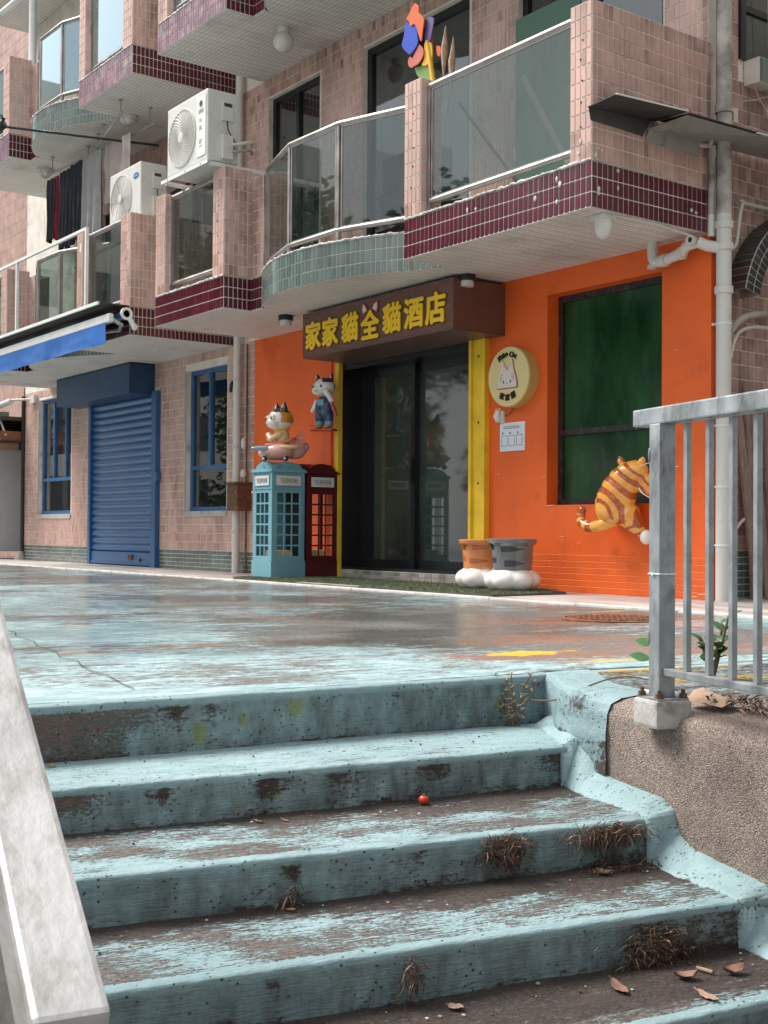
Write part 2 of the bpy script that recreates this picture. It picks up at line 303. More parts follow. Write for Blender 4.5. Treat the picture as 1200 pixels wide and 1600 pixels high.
# ------------------------------------------------------------------ object helpers
def tag(o, label=None, cat=None, group=None, kind=None):
    if label: o['label'] = label
    if cat: o['category'] = cat
    if group: o['group'] = group
    if kind: o['kind'] = kind
    return o
def empty(name, loc=(0,0,0), label=None, cat=None, group=None, rot=0, kind=None):
    o = bpy.data.objects.new(name, None); COL.objects.link(o); o.location = loc; o.rotation_euler = (0,0,rot)
    o.empty_display_size = .1
    return tag(o, label, cat, group, kind)
def link(name, me, parent=None, **k):
    o = bpy.data.objects.new(name, me); COL.objects.link(o)
    if parent: o.parent = parent
    return tag(o, **k)
class MB:
    def __init__(s): s.v=[]; s.f=[]; s.m=[]; s.sm=[]; s.mats=[]
    def mi(s, mat):
        if mat not in s.mats: s.mats.append(mat)
        return s.mats.index(mat)
    def add(s, vs, fs, mat, smooth=False):
        b = len(s.v); s.v += [tuple(x) for x in vs]; i = s.mi(mat)
        for f in fs: s.f.append([b+k for k in f]); s.m.append(i); s.sm.append(smooth)
        return s
    def box(s, x0,x1,y0,y1,z0,z1, mat, bev=0, T=None):
        if x0>x1: x0,x1=x1,x0
        if y0>y1: y0,y1=y1,y0
        if z0>z1: z0,z1=z1,z0
        if bev:
            bm = bmesh.new(); bmesh.ops.create_cube(bm, size=1)
            for v in bm.verts: v.co = Vector(((x0+x1)/2+v.co.x*(x1-x0),(y0+y1)/2+v.co.y*(y1-y0),(z0+z1)/2+v.co.z*(z1-z0)))
            bmesh.ops.bevel(bm, geom=bm.edges[:], offset=bev, segments=2, affect='EDGES', profile=.6)
            if T: bm.transform(T)
            s.bm(bm, mat, False); return s
        vs = [Vector(p) for p in ((x0,y0,z0),(x1,y0,z0),(x1,y1,z0),(x0,y1,z0),(x0,y0,z1),(x1,y0,z1),(x1,y1,z1),(x0,y1,z1))]
        if T: vs = [T@v for v in vs]
        return s.add(vs, [(0,3,2,1),(4,5,6,7),(0,1,5,4),(1,2,6,5),(2,3,7,6),(3,0,4,7)], mat)
    def bm(s, bm, mat, smooth=True):
        bm.verts.index_update()
        s.add([v.co[:] for v in bm.verts], [[v.index for v in f.verts] for f in bm.faces], mat, smooth); bm.free(); return s
    def tube(s, pts, r, mat, n=10, caps=True, radii=None):
        pts = [Vector(p) for p in pts]; vs=[]; fs=[]; up=None
        for i,p in enumerate(pts):
            a = (pts[min(i+1,len(pts)-1)]-pts[max(i-1,0)]).normalized()
            if up is None: up = a.orthogonal().normalized()
            u = (up - a*up.dot(a)).normalized(); up = u; w_ = a.cross(u); rr = radii[i] if radii else r
            for k in range(n):
                c = 2*math.pi*k/n; vs.append(p+u*math.cos(c)*rr+w_*math.sin(c)*rr)
        for i in range(len(pts)-1):
            for k in range(n): fs.append((i*n+k, i*n+(k+1)%n, (i+1)*n+(k+1)%n, (i+1)*n+k))
        if caps: fs.append(list(range(n))[::-1]); fs.append([ (len(pts)-1)*n+k for k in range(n)])
        return s.add(vs, fs, mat, True)
    def lathe(s, prof, mat, n=24, c=(0,0,0), axis='Z', lob=None):
        vs=[]; fs=[]
        for (r,z) in prof:
            for k in range(n):
                a = 2*math.pi*k/n; rr = r*(lob(a,z) if lob else 1)
                x,y,zz = rr*math.cos(a), rr*math.sin(a), z
                if axis=='Y': x,y,zz = x, zz, y
                if axis=='X': x,y,zz = zz, x, y
                vs.append((c[0]+x,c[1]+y,c[2]+zz))
        for i in range(len(prof)-1):
            for k in range(n): fs.append((i*n+k, i*n+(k+1)%n, (i+1)*n+(k+1)%n, (i+1)*n+k))
        if prof[0][0]>1e-4: fs.append(list(range(n))[::-1])
        if prof[-1][0]>1e-4: fs.append([(len(prof)-1)*n+k for k in range(n)])
        return s.add(vs, fs, mat, True)
    def ell(s, c, r, mat, rot=None, sub=3):
        bm = bmesh.new(); bmesh.ops.create_icosphere(bm, subdivisions=sub, radius=1)
        T = Matrix.Translation(c) @ (rot.to_matrix().to_4x4() if rot else Matrix()) @ Matrix.Diagonal((*r,1))
        bm.transform(T); return s.bm(bm, mat, True)
    def prism(s, pts, t, mat, O=(0,0,0), U=(1,0,0), V=(0,0,1)):
        # outline pts in the plane (U,V) at O, thickness t towards U x V... used for plates
        O=Vector(O);U=Vector(U);V=Vector(V);W=U.cross(V)
        a=[O+U*x+V*y for x,y in pts]; b=[q+W*t for q in a]; n=len(a)
        return s.add(a+b, [list(range(n))[::-1], [n+i for i in range(n)]]+[(i,(i+1)%n,n+(i+1)%n,n+i) for i in range(n)], mat)
    def build(s, name, parent=None, smooth_all=False, inv=None, **k):
        me = bpy.data.meshes.new(name); me.from_pydata(s.v, [], s.f)
        for x in s.mats: me.materials.append(MATS[x])
        me.polygons.foreach_set('material_index', s.m); me.polygons.foreach_set('use_smooth', [bool(x) or smooth_all for x in s.sm])
        me.update()
        bm=bmesh.new(); bm.from_mesh(me); bmesh.ops.recalc_face_normals(bm, faces=bm.faces); bm.to_mesh(me); bm.free()
        if any(s.sm) : 
            try: me.set_sharp_from_angle(angle=R(42))
            except Exception: pass
        o = link(name, me, parent, **k)
        if parent is not None and any(abs(c)>1e-9 for c in parent.location) or (parent is not None and abs(parent.rotation_euler.z)>1e-9):
            if not inv: pass
        return o
def B(): return MB()
def relocate(o, base):
    """world-space mesh built under an Empty at base: shift mesh so that the child keeps its place"""
    o.data.transform(Matrix.Translation(-Vector(base)))
class Thing:
    """an Empty at the thing's base; parts are given in world coordinates"""
    def __init__(s, name, base, label, cat, group=None):
        s.base = Vector(base); s.e = empty(name, base, label, cat, group)
    def part(s, name, mb, parent=None, **k):
        o = mb.build(name, parent or s.e, **k); relocate(o, s.base); return o
def single(name, mb, label, cat, base=None, group=None, kind=None, loc=None):
    o = mb.build(name); tag(o, label, cat, group, kind)
    if loc: o.location = loc
    if base: relocate(o, base); o.location = base
    return o
def catmull(P, n=6, closed=False):
    P=[Vector(p) for p in P]; out=[]
    for i in range(len(P)-1):
        a=P[max(i-1,0)];b=P[i];c=P[i+1];d=P[min(i+2,len(P)-1)]
        for k in range(n):
            t=k/n; out.append(.5*((2*b)+(c-a)*t+(2*a-5*b+4*c-d)*t*t+(-a+3*b-3*c+d)*t**3))
    out.append(P[-1]); return out
def text_bm(body, size, extrude=.004, offset=0, bevel=0, res=3):
    cu = bpy.data.curves.new('lettering','FONT'); cu.body=body; cu.size=size; cu.extrude=extrude; cu.offset=offset; cu.bevel_depth=bevel; cu.align_x='CENTER'; cu.align_y='CENTER'; cu.resolution_u=res
    ob = bpy.data.objects.new('lettering', cu); COL.objects.link(ob)
    dg = bpy.context.evaluated_depsgraph_get(); dg.update()
    me = bpy.data.meshes.new_from_object(ob.evaluated_get(dg)); bm=bmesh.new(); bm.from_mesh(me)
    bpy.data.objects.remove(ob); bpy.data.curves.remove(cu); bpy.data.meshes.remove(me)
    bmesh.ops.remove_doubles(bm, verts=bm.verts, dist=1e-5)
    return bm
def bold_text(mb, body, size, c, mat, bold=.004, n=8, **k):
    c=Vector(c)
    for i in range(n):
        a=2*math.pi*i/n; put_text(mb, body, size, c+Vector((bold*math.cos(a),-.0003*i,bold*math.sin(a))), mat, **k)
def put_text(mb, body, size, c, mat, U=(1,0,0), V=(0,0,1), extrude=.004, offset=0, bevel=0, rot=0, sx=1, sy=1, centre=True):
    bm = text_bm(body, size, extrude, offset, bevel)
    if centre and len(bm.verts):
        xs=[v.co.x for v in bm.verts]; ys=[v.co.y for v in bm.verts]; cc=Vector(((min(xs)+max(xs))/2,(min(ys)+max(ys))/2,0))
        for v in bm.verts: v.co -= cc
    bm.transform(Matrix.Rotation(rot,4,'Z') @ Matrix.Diagonal((sx,sy,1,1)))
    U=Vector(U);V=Vector(V);W=U.cross(V)
    T = Matrix((U,V,W)).transposed().to_4x4(); T.translation = Vector(c)
    bm.transform(T); mb.bm(bm, mat, False)
def sculpt(prims, voxel=.01, smooth=3, paint=None, mats=('fig_white',)):
    """join ellipsoids / capsules, voxel-remesh into one skin; paint(co,no)->material index"""
    mb = MB(); q='fig_white'
    for p in prims:
        if p[0]=='e': mb.ell(p[1], p[2], q, p[3] if len(p)>3 else None)
        else:
            a,b,r0,r1 = Vector(p[1]),Vector(p[2]),p[3],p[4]; n=max(2,int((b-a).length/(min(r0,r1)*.5))+1)
            for i in range(n+1):
                t=i/n; r=r0+(r1-r0)*t; mb.ell(a.lerp(b,t), (r,r,r), q, sub=2)
    me = bpy.data.meshes.new('sculpt'); me.from_pydata(mb.v, [], mb.f)
    ob = bpy.data.objects.new('sculpt', me); COL.objects.link(ob)
    md = ob.modifiers.new('r','REMESH'); md.mode='VOXEL'; md.voxel_size=voxel
    sm = ob.modifiers.new('s','SMOOTH'); sm.iterations=smooth; sm.factor=.6
    dg = bpy.context.evaluated_depsgraph_get(); dg.update()
    out = bpy.data.meshes.new_from_object(ob.evaluated_get(dg)); bpy.data.objects.remove(ob); bpy.data.meshes.remove(me)
    out.materials.clear()
    for x in mats: out.materials.append(MATS[x])
    for f in out.polygons:
        f.use_smooth = True; f.material_index = paint(f.center, f.normal) if paint else 0
    return out

# ------------------------------------------------------------------ tiles
TP, TH = .052, .108
TILES = []   # (origin, U, V, N, w, h, mat)
def tiles(O, U, V, L, H, mat, pw=TP, ph=TH, holes=(), gap=.0078, z_mat=None, drop=0.0, jit=.0006):
    O=Vector(O);U=Vector(U).normalized();V=Vector(V).normalized();Nn=U.cross(V)
    nc=max(1,round(L/pw)); nr=max(1,round(H/ph)); pw=L/nc; ph=H/nr
    for j in range(nr):
        for i in range(nc):
            a=i*pw; b=j*ph; ca=a+pw/2; cb=b+ph/2
            if any(h0-pw*.3<ca<h1+pw*.3 and g0-ph*.3<cb<g1+ph*.3 for h0,h1,g0,g1 in holes): continue
            if drop and random.random()<drop: continue
            TILES.append((O+U*(a+gap/2)+V*(b+gap/2)+Nn*random.uniform(-jit,jit),U,V,Nn,pw-gap,ph-gap,mat))
def tile_verts(t, th=.005):
    if t[6]=='tile_orange': th=.0012
    O,U,V,Nn,w_,h,_=t; e=.0018
    return [O,O+U*w_,O+U*w_+V*h,O+V*h, O+U*e+V*e+Nn*th,O+U*(w_-e)+V*e+Nn*th,O+U*(w_-e)+V*(h-e)+Nn*th,O+U*e+V*(h-e)+Nn*th]
TF=[(4,5,6,7),(0,1,5,4),(1,2,6,5),(2,3,7,6),(3,0,4,7)]

# ================================================================== SETTING
A = R(79.5)                                   # stairs frame: local x = along the nosings, local -y = down the stairs
sg = B(); sg.box(-90,90,-90,90,-.96,-.90,'ground'); single('ground', sg, None, None, kind='structure')

def attr_mesh(name, V, F, attrs, mat):
    me = bpy.data.meshes.new(name); me.from_pydata(V, [], F); me.materials.append(MATS[mat])
    for k, vals in attrs.items():
        a = me.attributes.new(k,'FLOAT','POINT'); a.data.foreach_set('value', vals)
    me.polygons.foreach_set('use_smooth', [True]*len(F)); me.update(); return me
def fbm(x,y,z=0,o=4): return noise.fractal(Vector((x,y,z)), 1.0, 2.0, o)
def blobv(x,y,cx,cy,rx_,ry_,n=.6):
    d=math.hypot((x-cx)/rx_,(y-cy)/ry_)+n*fbm(x*11,y*14,cx*3,6); return max(0,min(1,1.35-d))
def st(px,py): # world -> stairs frame (t, s)
    return (px*math.cos(A)+py*math.sin(A), px*math.sin(A)-py*math.cos(A))

# ---- plaza sheet, in the stairs frame
def plaza():
    V=[];F=[];idx={}
    ts=[-24+i*1.0 for i in range(15)]+[-9.5+i*.5 for i in range(6)]+[-6.6+.05*i for i in range(0,74)]+[-2.8+i*.15 for i in range(40)]+[3.3+i*.8 for i in range(10)]
    ss=[-22+i*1.0 for i in range(17)]+[-5+i*.35 for i in range(15)]+[.3+.08*i for i in range(40)]
    at={k:[] for k in ('peel','dirt','brown','yellow','wet')}
    def nose(t): return 3.56-(t+5.54)/1.82*.115 if t<-3.72 else 3.445
    def vert(t,s):
        k=(round(t,4),round(s,4))
        if k in idx: return idx[k]
        x,y = t*math.cos(A)+s*math.sin(A), t*math.sin(A)-s*math.cos(A)
        z = .004*fbm(t*1.5,s*1.5,3)
        near = s>3.3 or t>-4.2 and s>3
        edge = max(0,1-abs(nose(t)-s)/.25)
        V.append((t,-s,z*(1-edge)))
        sm_ = lambda a,b,x: max(0,min(1,(x-a)/(b-a)))
        pl = .345+.40*fbm(t*.5,s*.9,7)-.12*edge + .06*sm_(3.2,2.0,s) - .22*sm_(-4.6,-5.6,t)*sm_(1.5,3,s) + .16*sm_(-4.4,-3.6,t)
        at['peel'].append(min(1,max(0,pl)))
        br = max(blobv(t,s,*st(1.15,-5.31),.22,.07), blobv(t,s,*st(1.10,-4.78),.45,.06), blobv(t,s,*st(2.2,-3.85),.5,.22), blobv(t,s,*st(1.7,-3.3),.55,.22), blobv(t,s,*st(-.35,-4.73),.16,.10), blobv(t,s,*st(.9,-2.2),.9,.35)*.9, (.34+.5*fbm(t*.6,s*1.1,31))*sm_(-4.6,-3.6,t), .04+.42*fbm(t*.7,s*1.2,33))
        at['brown'].append(max(0,min(1,br)))
        yl = max(blobv(t,s,*st(2.13,-3.83),.28,.10), blobv(t,s,*st(2.86,-3.93),.60,.10)*.9, blobv(t,s,*st(2.55,-3.75),.30,.04)*.8, blobv(t,s,*st(3.15,-3.9),.35,.10)*.95, blobv(t,s,*st(1.3,-3.0),.14,.05)*.85, blobv(t,s,*st(.3,-1.6),.6,.06)*.7)
        at['yellow'].append(yl)
        di = .04+.22*fbm(t*.8,s*1.3,51)
        if t>-3.75 and s>3.45: di = .55
        at['dirt'].append(max(0,min(1,di)))
        wt = .55-1.1*max(0,min(1,(s-1.9)/1.3))
        at['wet'].append(wt)
        idx[k]=len(V)-1; return idx[k]
    for i in range(len(ts)-1):
        for j in range(len(ss)-1):
            q=[(ts[i],ss[j]),(ts[i+1],ss[j]),(ts[i+1],ss[j+1]),(ts[i],ss[j+1])]
            F.append([vert(*c) for c in q][::-1])
    # strip to the nosing line, and the piece behind the side wall
    s0=ss[-1]
    for i in range(len(ts)-1):
        q=[(ts[i],s0),(ts[i+1],s0),(ts[i+1],nose(ts[i+1])-.035),(ts[i],nose(ts[i])-.035)]
        F.append([vert(*c) for c in q][::-1])
    tt=[t for t in ts if t>=-3.74]; s2=[3.425]+[3.5+.15*i for i in range(40)]
    for i in range(len(tt)-1):
        for j in range(len(s2)-1):
            F.append([vert(*c) for c in [(tt[i],s2[j]),(tt[i+1],s2[j]),(tt[i+1],s2[j+1]),(tt[i],s2[j+1])]][::-1])
    me = attr_mesh('plaza', V, F, at, 'plaza_paint')
    o = link('plaza', me); o.rotation_euler.z = A; tag(o, kind='structure')
plaza()
# joints sawn in the slab (cracks) as thin recessed-looking dark strips of dirt
g = B()
for (p,q) in (((-.15,-5.22),(2.33,-5.70)),((2.0,-7.2),(2.05,-5.75)),((1.4,-7.2),(1.5,-5.66)),((.3,-5.25),(.1,-8))):
    p=Vector((*p,.0045)); q=Vector((*q,.0045)); n=14; pts=[p.lerp(q,i/n)+Vector((fbm(i*.7,p.x)*.02,fbm(i*.9,p.y+4)*.03,0)) for i in range(n+1)]
    for a,b in zip(pts,pts[1:]):
        d=(b-a).normalized(); w_=Vector((-d.y,d.x,0))*.0022
        g.add([a-w_,b-w_,b+w_,a+w_],[(0,1,2,3)],'room')
o = g.build('slab_joint'); tag(o, kind='structure')

# ---- steps
STEP_S=[3.50,3.90,4.34,4.73,5.06,5.44,5.82,6.2]; STEP_Z=[0,-.169,-.294,-.418,-.54,-.66,-.78,-.90]
TL=-6.25; TR=-3.88
def nose_s(k,t):
    if k==0: return 3.56-(t+5.54)/1.82*.115
    base=STEP_S[k]; tilt={1:(3.905,3.897),2:(4.31,4.368),3:(4.703,4.757),4:(5.06,5.04)}.get(k,(base,base))
    return tilt[0]+(tilt[1]-tilt[0])*(t+5.54)/1.6
steps = empty('steps', (0,0,0), kind='structure', rot=A)
def step(k):
    """one step: tread k behind its nosing, and the riser below that nosing"""
    zt=STEP_Z[k]; zb=STEP_Z[k+1] if k<7 else -.9
    t0,t1 = TL, (-3.70 if k==0 else TR+.12)
    nT = 170; V=[];F=[];at={q:[] for q in ('peel','dirt','brown','yellow','wet')}
    depth = (.06 if k==0 else STEP_S[k]-STEP_S[k-1])
    prof=[]                                   # (ds from nose, z, kind)
    nb = 2 if k==0 else 16
    for i in range(nb+1): prof.append((-depth-.02+(depth-.010)*i/nb, 0, 'T'))
    prof += [(-.024,-.0008,'N'),(-.009,-.003,'N'),(-.0025,-.0055,'N'),(.0,-.010,'N'),(.0,-.016,'N')]
    H = zt-zb
    for i in range(1,11): prof.append((.0-.006*i/10, -.016-(H-.016+.01)*i/10, 'R'))
    for i in range(nT+1):
        t=t0+(t1-t0)*i/nT
        for (ds,dz,kd) in prof:
            s=nose_s(k,t)+ds
            n1=fbm(t*5,ds*9,k*3.1); n2=fbm(t*22,ds*30+dz*30,k*5.7)
            z=zt+dz; 
            if kd=='T': z+= .003*n1; 
            if kd=='N': s+= .006*n1+.0035*n2; z+= .003*n1-.002*abs(n2)
            if kd=='R': s+= .004*n1+.002*n2
            if k==0 and ds<-.05: z-=.006
            V.append((t,-s,z))
            right=(t+5.6)/1.7; fr=-ds/depth if kd=='T' else 0; hz=(-dz)/H
            if kd=='R':
                pe=.02+.05*n1; di=.10+.10*fbm(t*3,0,k*7)
                di+=max(0,(hz-.72))*2.0*(.55+.6*fbm(t*4,2,k))             # grime at the foot
                stx=max(0,fbm(t*7,1.5,k*9+2)); di+=stx*1.05*(1-hz)*1.1+.14*(k>=1)*max(0,right)+.25*max(0,fbm(t*2.5,k*3.3,8))*(.4+.6*hz)
                br=0; ye=0
                if k==0:
                    br=max(0,min(1,(-5.02-t)*2.6+.25*fbm(t*6,z*9,1)))*(1 if t>-6 else 1); 
                    br=min(.66,br)
                    ye=max(blobv(t,z,-5.03,-.115,.055,.06,.3),blobv(t,z,-4.88,-.08,.03,.035,.3)*.9,blobv(t,z,-4.70,-.065,.05,.055,.3),blobv(t,z,-4.64,-.05,.05,.03,.3)*.8,blobv(t,z,-3.93,-.1,.045,.06)*.8,blobv(t,z,-5.0,-.06,.12,.03)*.5)
                    pe=.12+.1*n1
                if k==1: br=max(0,min(1,(-5.22-t)*2.2+.3*fbm(t*6,z*9,4))); ye=max(blobv(t,z,-4.92,-.225,.035,.04)*.9,blobv(t,z,-5.03,-.26,.05,.03)*.7)
                if k==3: di+=.25*max(0,min(1,(t+4.5)*2))
                if k==2: di+=.2*max(0,min(1,(t+4.3)*2))
            elif kd=='N':
                pe=.12+.12*n2; di=.02; br=0; ye=.25 if n1>.5 else 0
            else:
                back=max(0,(fr-.38+.12*n1))/.6
                pe=.40+.28*n1+.14*fr
                di=.02+back*(.62+.22*k*.5+.25*fbm(t*2.2,fr*2,k*3))+max(0,right-.15)*(.18*k)*(1-.7*(fr<.15))
                if k==1: di=-.1+back*.45; pe=.26+.2*n1
                if k==0: di=0; pe=.2
                if k==4: di+=.38*(fr>.22)+.1
                if k>=5: di+=.4
                br=0; ye=0
            if t<-5.75: di+=.2
            gm=0 if kd!='R' else .62+.25*max(0,right)+.15*hz+.3*(k>=1)*0  # even grey darkening of the riser faces, carried in this attribute
            for q,v in zip(('peel','dirt','brown','yellow','wet'),(pe,di,br,ye,gm)): at[q].append(max(0,min(.80 if q=='dirt' else 1,v)))
    n=len(prof)
    for i in range(nT):
        for j in range(n-1): F.append((i*n+j,i*n+j+1,(i+1)*n+j+1,(i+1)*n+j))
    me=attr_mesh('step',V,F,at,'step_paint'); link('step', me, steps)
for k in range(7): step(k)
# ---- right-hand side wall beside the steps, its blue painted head and the mortar fillet that follows the steps
def stairs_obj(name, mb, parent=None, **k):
    o = mb.build(name, parent, **k)
    if parent is None: o.rotation_euler.z = A
    return o
wall = empty('parapet_wall', (0,0,0), 'brown roughcast parapet wall beside the right end of the blue steps', 'wall', rot=A)
WT=-3.89
def grid_face(fn, nu, nv, mat, at=None):
    V=[];F=[];A_={q:[] for q in ('peel','dirt','brown','yellow','wet')}
    for i in range(nu+1):
        for j in range(nv+1):
            c,a=fn(i/nu,j/nv); V.append(c)
            for q in A_: A_[q].append(a.get(q,0))
    for i in range(nu):
        for j in range(nv): F.append((i*(nv+1)+j,(i+1)*(nv+1)+j,(i+1)*(nv+1)+j+1,i*(nv+1)+j+1))
    return V,F,A_
def rough_fn(u,v):
    s=3.93+ (7.6-3.93)*u
    prof=[(WT+.006,-.93),(WT,-.5),(WT,-.30),(WT,-.12),(WT+.004,-.055),(WT+.02,-.025),(WT+.06,-.010),(WT+.14,-.002),(WT+.22,.001)]
    x=v*(len(prof)-1); i=min(int(x),len(prof)-2); f=x-i
    t=prof[i][0]*(1-f)+prof[i+1][0]*f; z=prof[i][1]*(1-f)+prof[i+1][1]*f
    n=.006*fbm(s*5,z*5,t*9)+.0035*fbm(s*40,z*40,t*40,2)
    return (t-n,-s-0,z+n*.6),{}
V,F,a_=grid_face(rough_fn,260,32,'roughcast'); me=attr_mesh('roughcast_face',V,[f[::-1] for f in F],{},'roughcast'); link('roughcast_face', me, wall)
def blue_fn(u,v):
    pts=[(-3.72,3.43),(-3.745,3.52),(-3.80,3.62),(-3.86,3.74),(-3.892,3.86),(-3.900,3.95),(-3.896,4.05)]
    x=u*(len(pts)-1); i=min(int(x),len(pts)-2); f=x-i
    t=pts[i][0]*(1-f)+pts[i+1][0]*f; s=pts[i][1]*(1-f)+pts[i+1][1]*f
    zz=[-.45,-.30,-.20,-.12,-.06,-.02,.0,.004,.003]; ex=[0,0,0,0,0,.003,.012,.10,.20]
    kk=max(0,min(1,(u-.72)/.28)); kk=kk*kk*(3-2*kk)
    zr=[-.45,-.30,-.20,-.12,-.055,-.025,-.010,-.002,.001]; er=[0,0,0,0,.004,.02,.06,.14,.20]
    zz=[p*(1-kk)+(q+.002)*kk for p,q in zip(zz,zr)]; ex=[p*(1-kk)+(q-.003)*kk for p,q in zip(ex,er)]
    y=v*8; j=min(int(y),7); g_=y-j; z=zz[j]*(1-g_)+zz[j+1]*g_; e=ex[j]*(1-g_)+ex[j+1]*g_
    n=.006*fbm(s*7,z*9,t*5)
    return (t+e-n,-s,z+n*.7),{'peel':.12+.1*fbm(s*9,z*9),'dirt':.15+max(0,fbm(s*6,z*5,2))*.5+(.3 if z<-.14 else 0)}
V,F,a_=grid_face(blue_fn,60,48,'step_paint'); me=attr_mesh('painted_return',V,[f[::-1] for f in F],a_,'step_paint'); link('painted_return', me, wall)
def fillet_fn(u,v):
    # follows the stepped line: (s, z of top edge, width)
    line=[(3.50,-.135,.10),(3.70,-.130,.09),(3.86,-.135,.08),(3.92,-.150,.08),(3.965,-.19,.09),(4.0,-.235,.10),(4.15,-.248,.115),(4.31,-.258,.115),(4.36,-.285,.11),(4.39,-.345,.11),(4.45,-.375,.13),(4.60,-.385,.14),(4.73,-.40,.13),(4.775,-.44,.12),(4.80,-.49,.12),(4.90,-.505,.13),(5.08,-.52,.12),(5.12,-.6,.12),(5.2,-.63,.12),(5.44,-.64,.12),(5.5,-.74,.12),(5.82,-.76,.12),(5.88,-.88,.12),(6.2,-.89,.12)]
    x=u*(len(line)-1); i=min(int(x),len(line)-2); f=x-i; f=f*f*(3-2*f)*.5+f*.5
    s=line[i][0]*(1-f)+line[i+1][0]*f; zt=line[i][1]*(1-f)+line[i+1][1]*f; wd=line[i][2]*(1-f)+line[i+1][2]*f
    k=sum(1 for q in range(1,8) if s>nose_s(q,-4.0)+.002); zf=STEP_Z[min(k+1,7)]
    tw = WT+.01 if s>3.9 else WT+.01+(.17*(3.9-s)/.4)
    h=zt-zf; prof=[(0.02,zt+.004),(.0,zt),(-.2,zt-.12*h),(-.5,zt-.42*h),(-.8,zt-.75*h),(-1.0,zf-.004),(-1.02,zf-.05)]
    y=v*(len(prof)-1); j=min(int(y),len(prof)-2); g_=y-j
    dt=prof[j][0]*(1-g_)+prof[j+1][0]*g_; z=prof[j][1]*(1-g_)+prof[j+1][1]*g_
    n=.006*fbm(s*9,z*6,dt*3)
    return (tw+dt*wd-n,-s-n,z+n*.6),{'peel':.18+.15*fbm(s*8,z*8),'dirt':.05+max(0,fbm(s*7,dt*5,4))*.5+(.35 if v>.75 else 0)}
V,F,a_=grid_face(fillet_fn,230,14,'step_paint'); me=attr_mesh('mortar_fillet',V,F,a_,'step_paint'); link('mortar_fillet', me, wall)
# left retaining face of the plaza, beyond the steps
g=B(); g.box(-24,TL,-3.56,-3.40,-.93,-.012,'concrete'); stairs_obj('retaining_wall', g, kind='structure')
g=B(); g.box(TL-.16,TL,-6.25,-3.4,-.93,-.9,'concrete'); stairs_obj('stair_string', g, kind='structure')

# ---- sidewalk along the building
g=B(); g.box(-20,-.0,-1.13,.25,-.05,.012,'sidewalk',bev=0); g.box(-0.0,6,-1.13,1.8,-.05,.012,'sidewalk'); o=g.build('sidewalk'); tag(o,kind='structure')
g=B(); x=-20
while x<5.9:
    l=.9; g.box(x,x+l-.008,-1.19,-1.135,-.05,.016+random.uniform(-.002,.002),'kerb_white',bev=.006); x+=l
o=g.build('kerb'); tag(o,kind='structure')

# ================================================================== APARTMENT BUILDING
bld = Thing('apartment_building', (-6.8,0,0), 'pink tiled apartment building with maroon banded balconies and an orange shopfront', 'building')
def mirror_x(x): return -13.56-x

# -- walls (solid blocks around the openings)
def wall_blocks(mb, x0,x1,z0,z1,y0,y1,holes,mat):
    xs=sorted({x0,x1,*[h[0] for h in holes],*[h[1] for h in holes]}); zs=sorted({z0,z1,*[h[2] for h in holes],*[h[3] for h in holes]})
    for a,b in zip(xs,xs[1:]):
        if a<x0 or b>x1: continue
        run=None
        for c,d in zip(zs,zs[1:]):
            m=((a+b)/2,(c+d)/2); ok=not any(h[0]<m[0]<h[1] and h[2]<m[1]<h[3] for h in holes) and z0<=c and d<=z1
            if ok: run=(run[0],d) if run else (c,d)
            if (not ok or d==zs[-1]) and run: mb.box(a,b,y0,y1,run[0],run[1],mat); run=None
DOOR=(-4.80,-2.55,.0,2.30); OWIN=(-1.72,-.46,.74,2.53)
WR=(-8.31,-7.25,.75,2.54); SH=(-11.30,-9.06,.0,2.36); WL=(-13.38,-12.05,.75,2.58)
WA=(-6.33,-5.27,3.0,5.50); WB=(-4.46,-2.77,3.0,5.50); WC=(-2.11,-.46,3.0,5.46)
WA2=(-8.3,-7.25,3.0,5.0); WD=(-11.0,-9.0,3.0,5.1)
def up(h): return (h[0],h[1],h[2]+3,h[3]+3)
upper=[WA,WB,WC,WA2,WD]; upper+= [up(h) for h in upper[:5]]
g=B(); wall_blocks(g,-6.60,0,.0,2.73,0,.22,[DOOR,OWIN],'orange_paint'); 
g.box(-.006,.012,-.004,.10,.0,2.70,'orange_paint')
bld.part('shopfront_wall', g)
g=B(); wall_blocks(g,-14.0,-6.605,0,2.73,0.004,.22,[WR,SH,WL],'grout')
bld.part('ground_floor_wall', g)
g=B(); wall_blocks(g,-14.0,-.03,2.735,9.2,0.004,.22,upper,'grout'); bld.part('upper_wall', g)
g=B(); g.box(-.26,-.03,.10,7,0,9.2,'grout'); bld.part('side_wall', g)
g=B(); g.box(-14,-.3,.75,.85,0,9.2,'room'); g.box(-14,-.3,.22,.75,2.62,2.72,'room'); g.box(-14,-.3,.22,.75,5.62,5.72,'room'); bld.part('dark_room_backing', g)  # dark backing panels: darkness of the unlit rooms put into the colour
tiles((-14.0,.004,.26),(1,0,0),(0,0,1),14.0-6.605,2.47,'tile_pink',holes=[(h[0]+14,h[1]+14,h[2]-.26,h[3]-.26) for h in (WR,SH,WL)])
tiles((-14.0,.004,0),(1,0,0),(0,0,1),14.0-6.605,.26,'tile_green',pw=.112,ph=.052,holes=[(SH[0]+14,SH[1]+14,-1,1)])
tiles((-12.0,.004,3.05),(1,0,0),(0,0,1),12.0-.03,2.68,'tile_pink',holes=[(h[0]+12,h[1]+12,h[2]-3.05,h[3]-3.05) for h in upper[:5]])
tiles((-12.0,.004,6.05),(1,0,0),(0,0,1),7.4,1.6,'tile_pink',holes=[(h[0]+12,h[1]+12,h[2]-6.05,h[3]-6.05) for h in upper[5:]])
tiles((-.03,.10,.38),(0,1,0),(0,0,1),1.35,5.0,'tile_pink',holes=[(.27,1.4,3.62,5)])
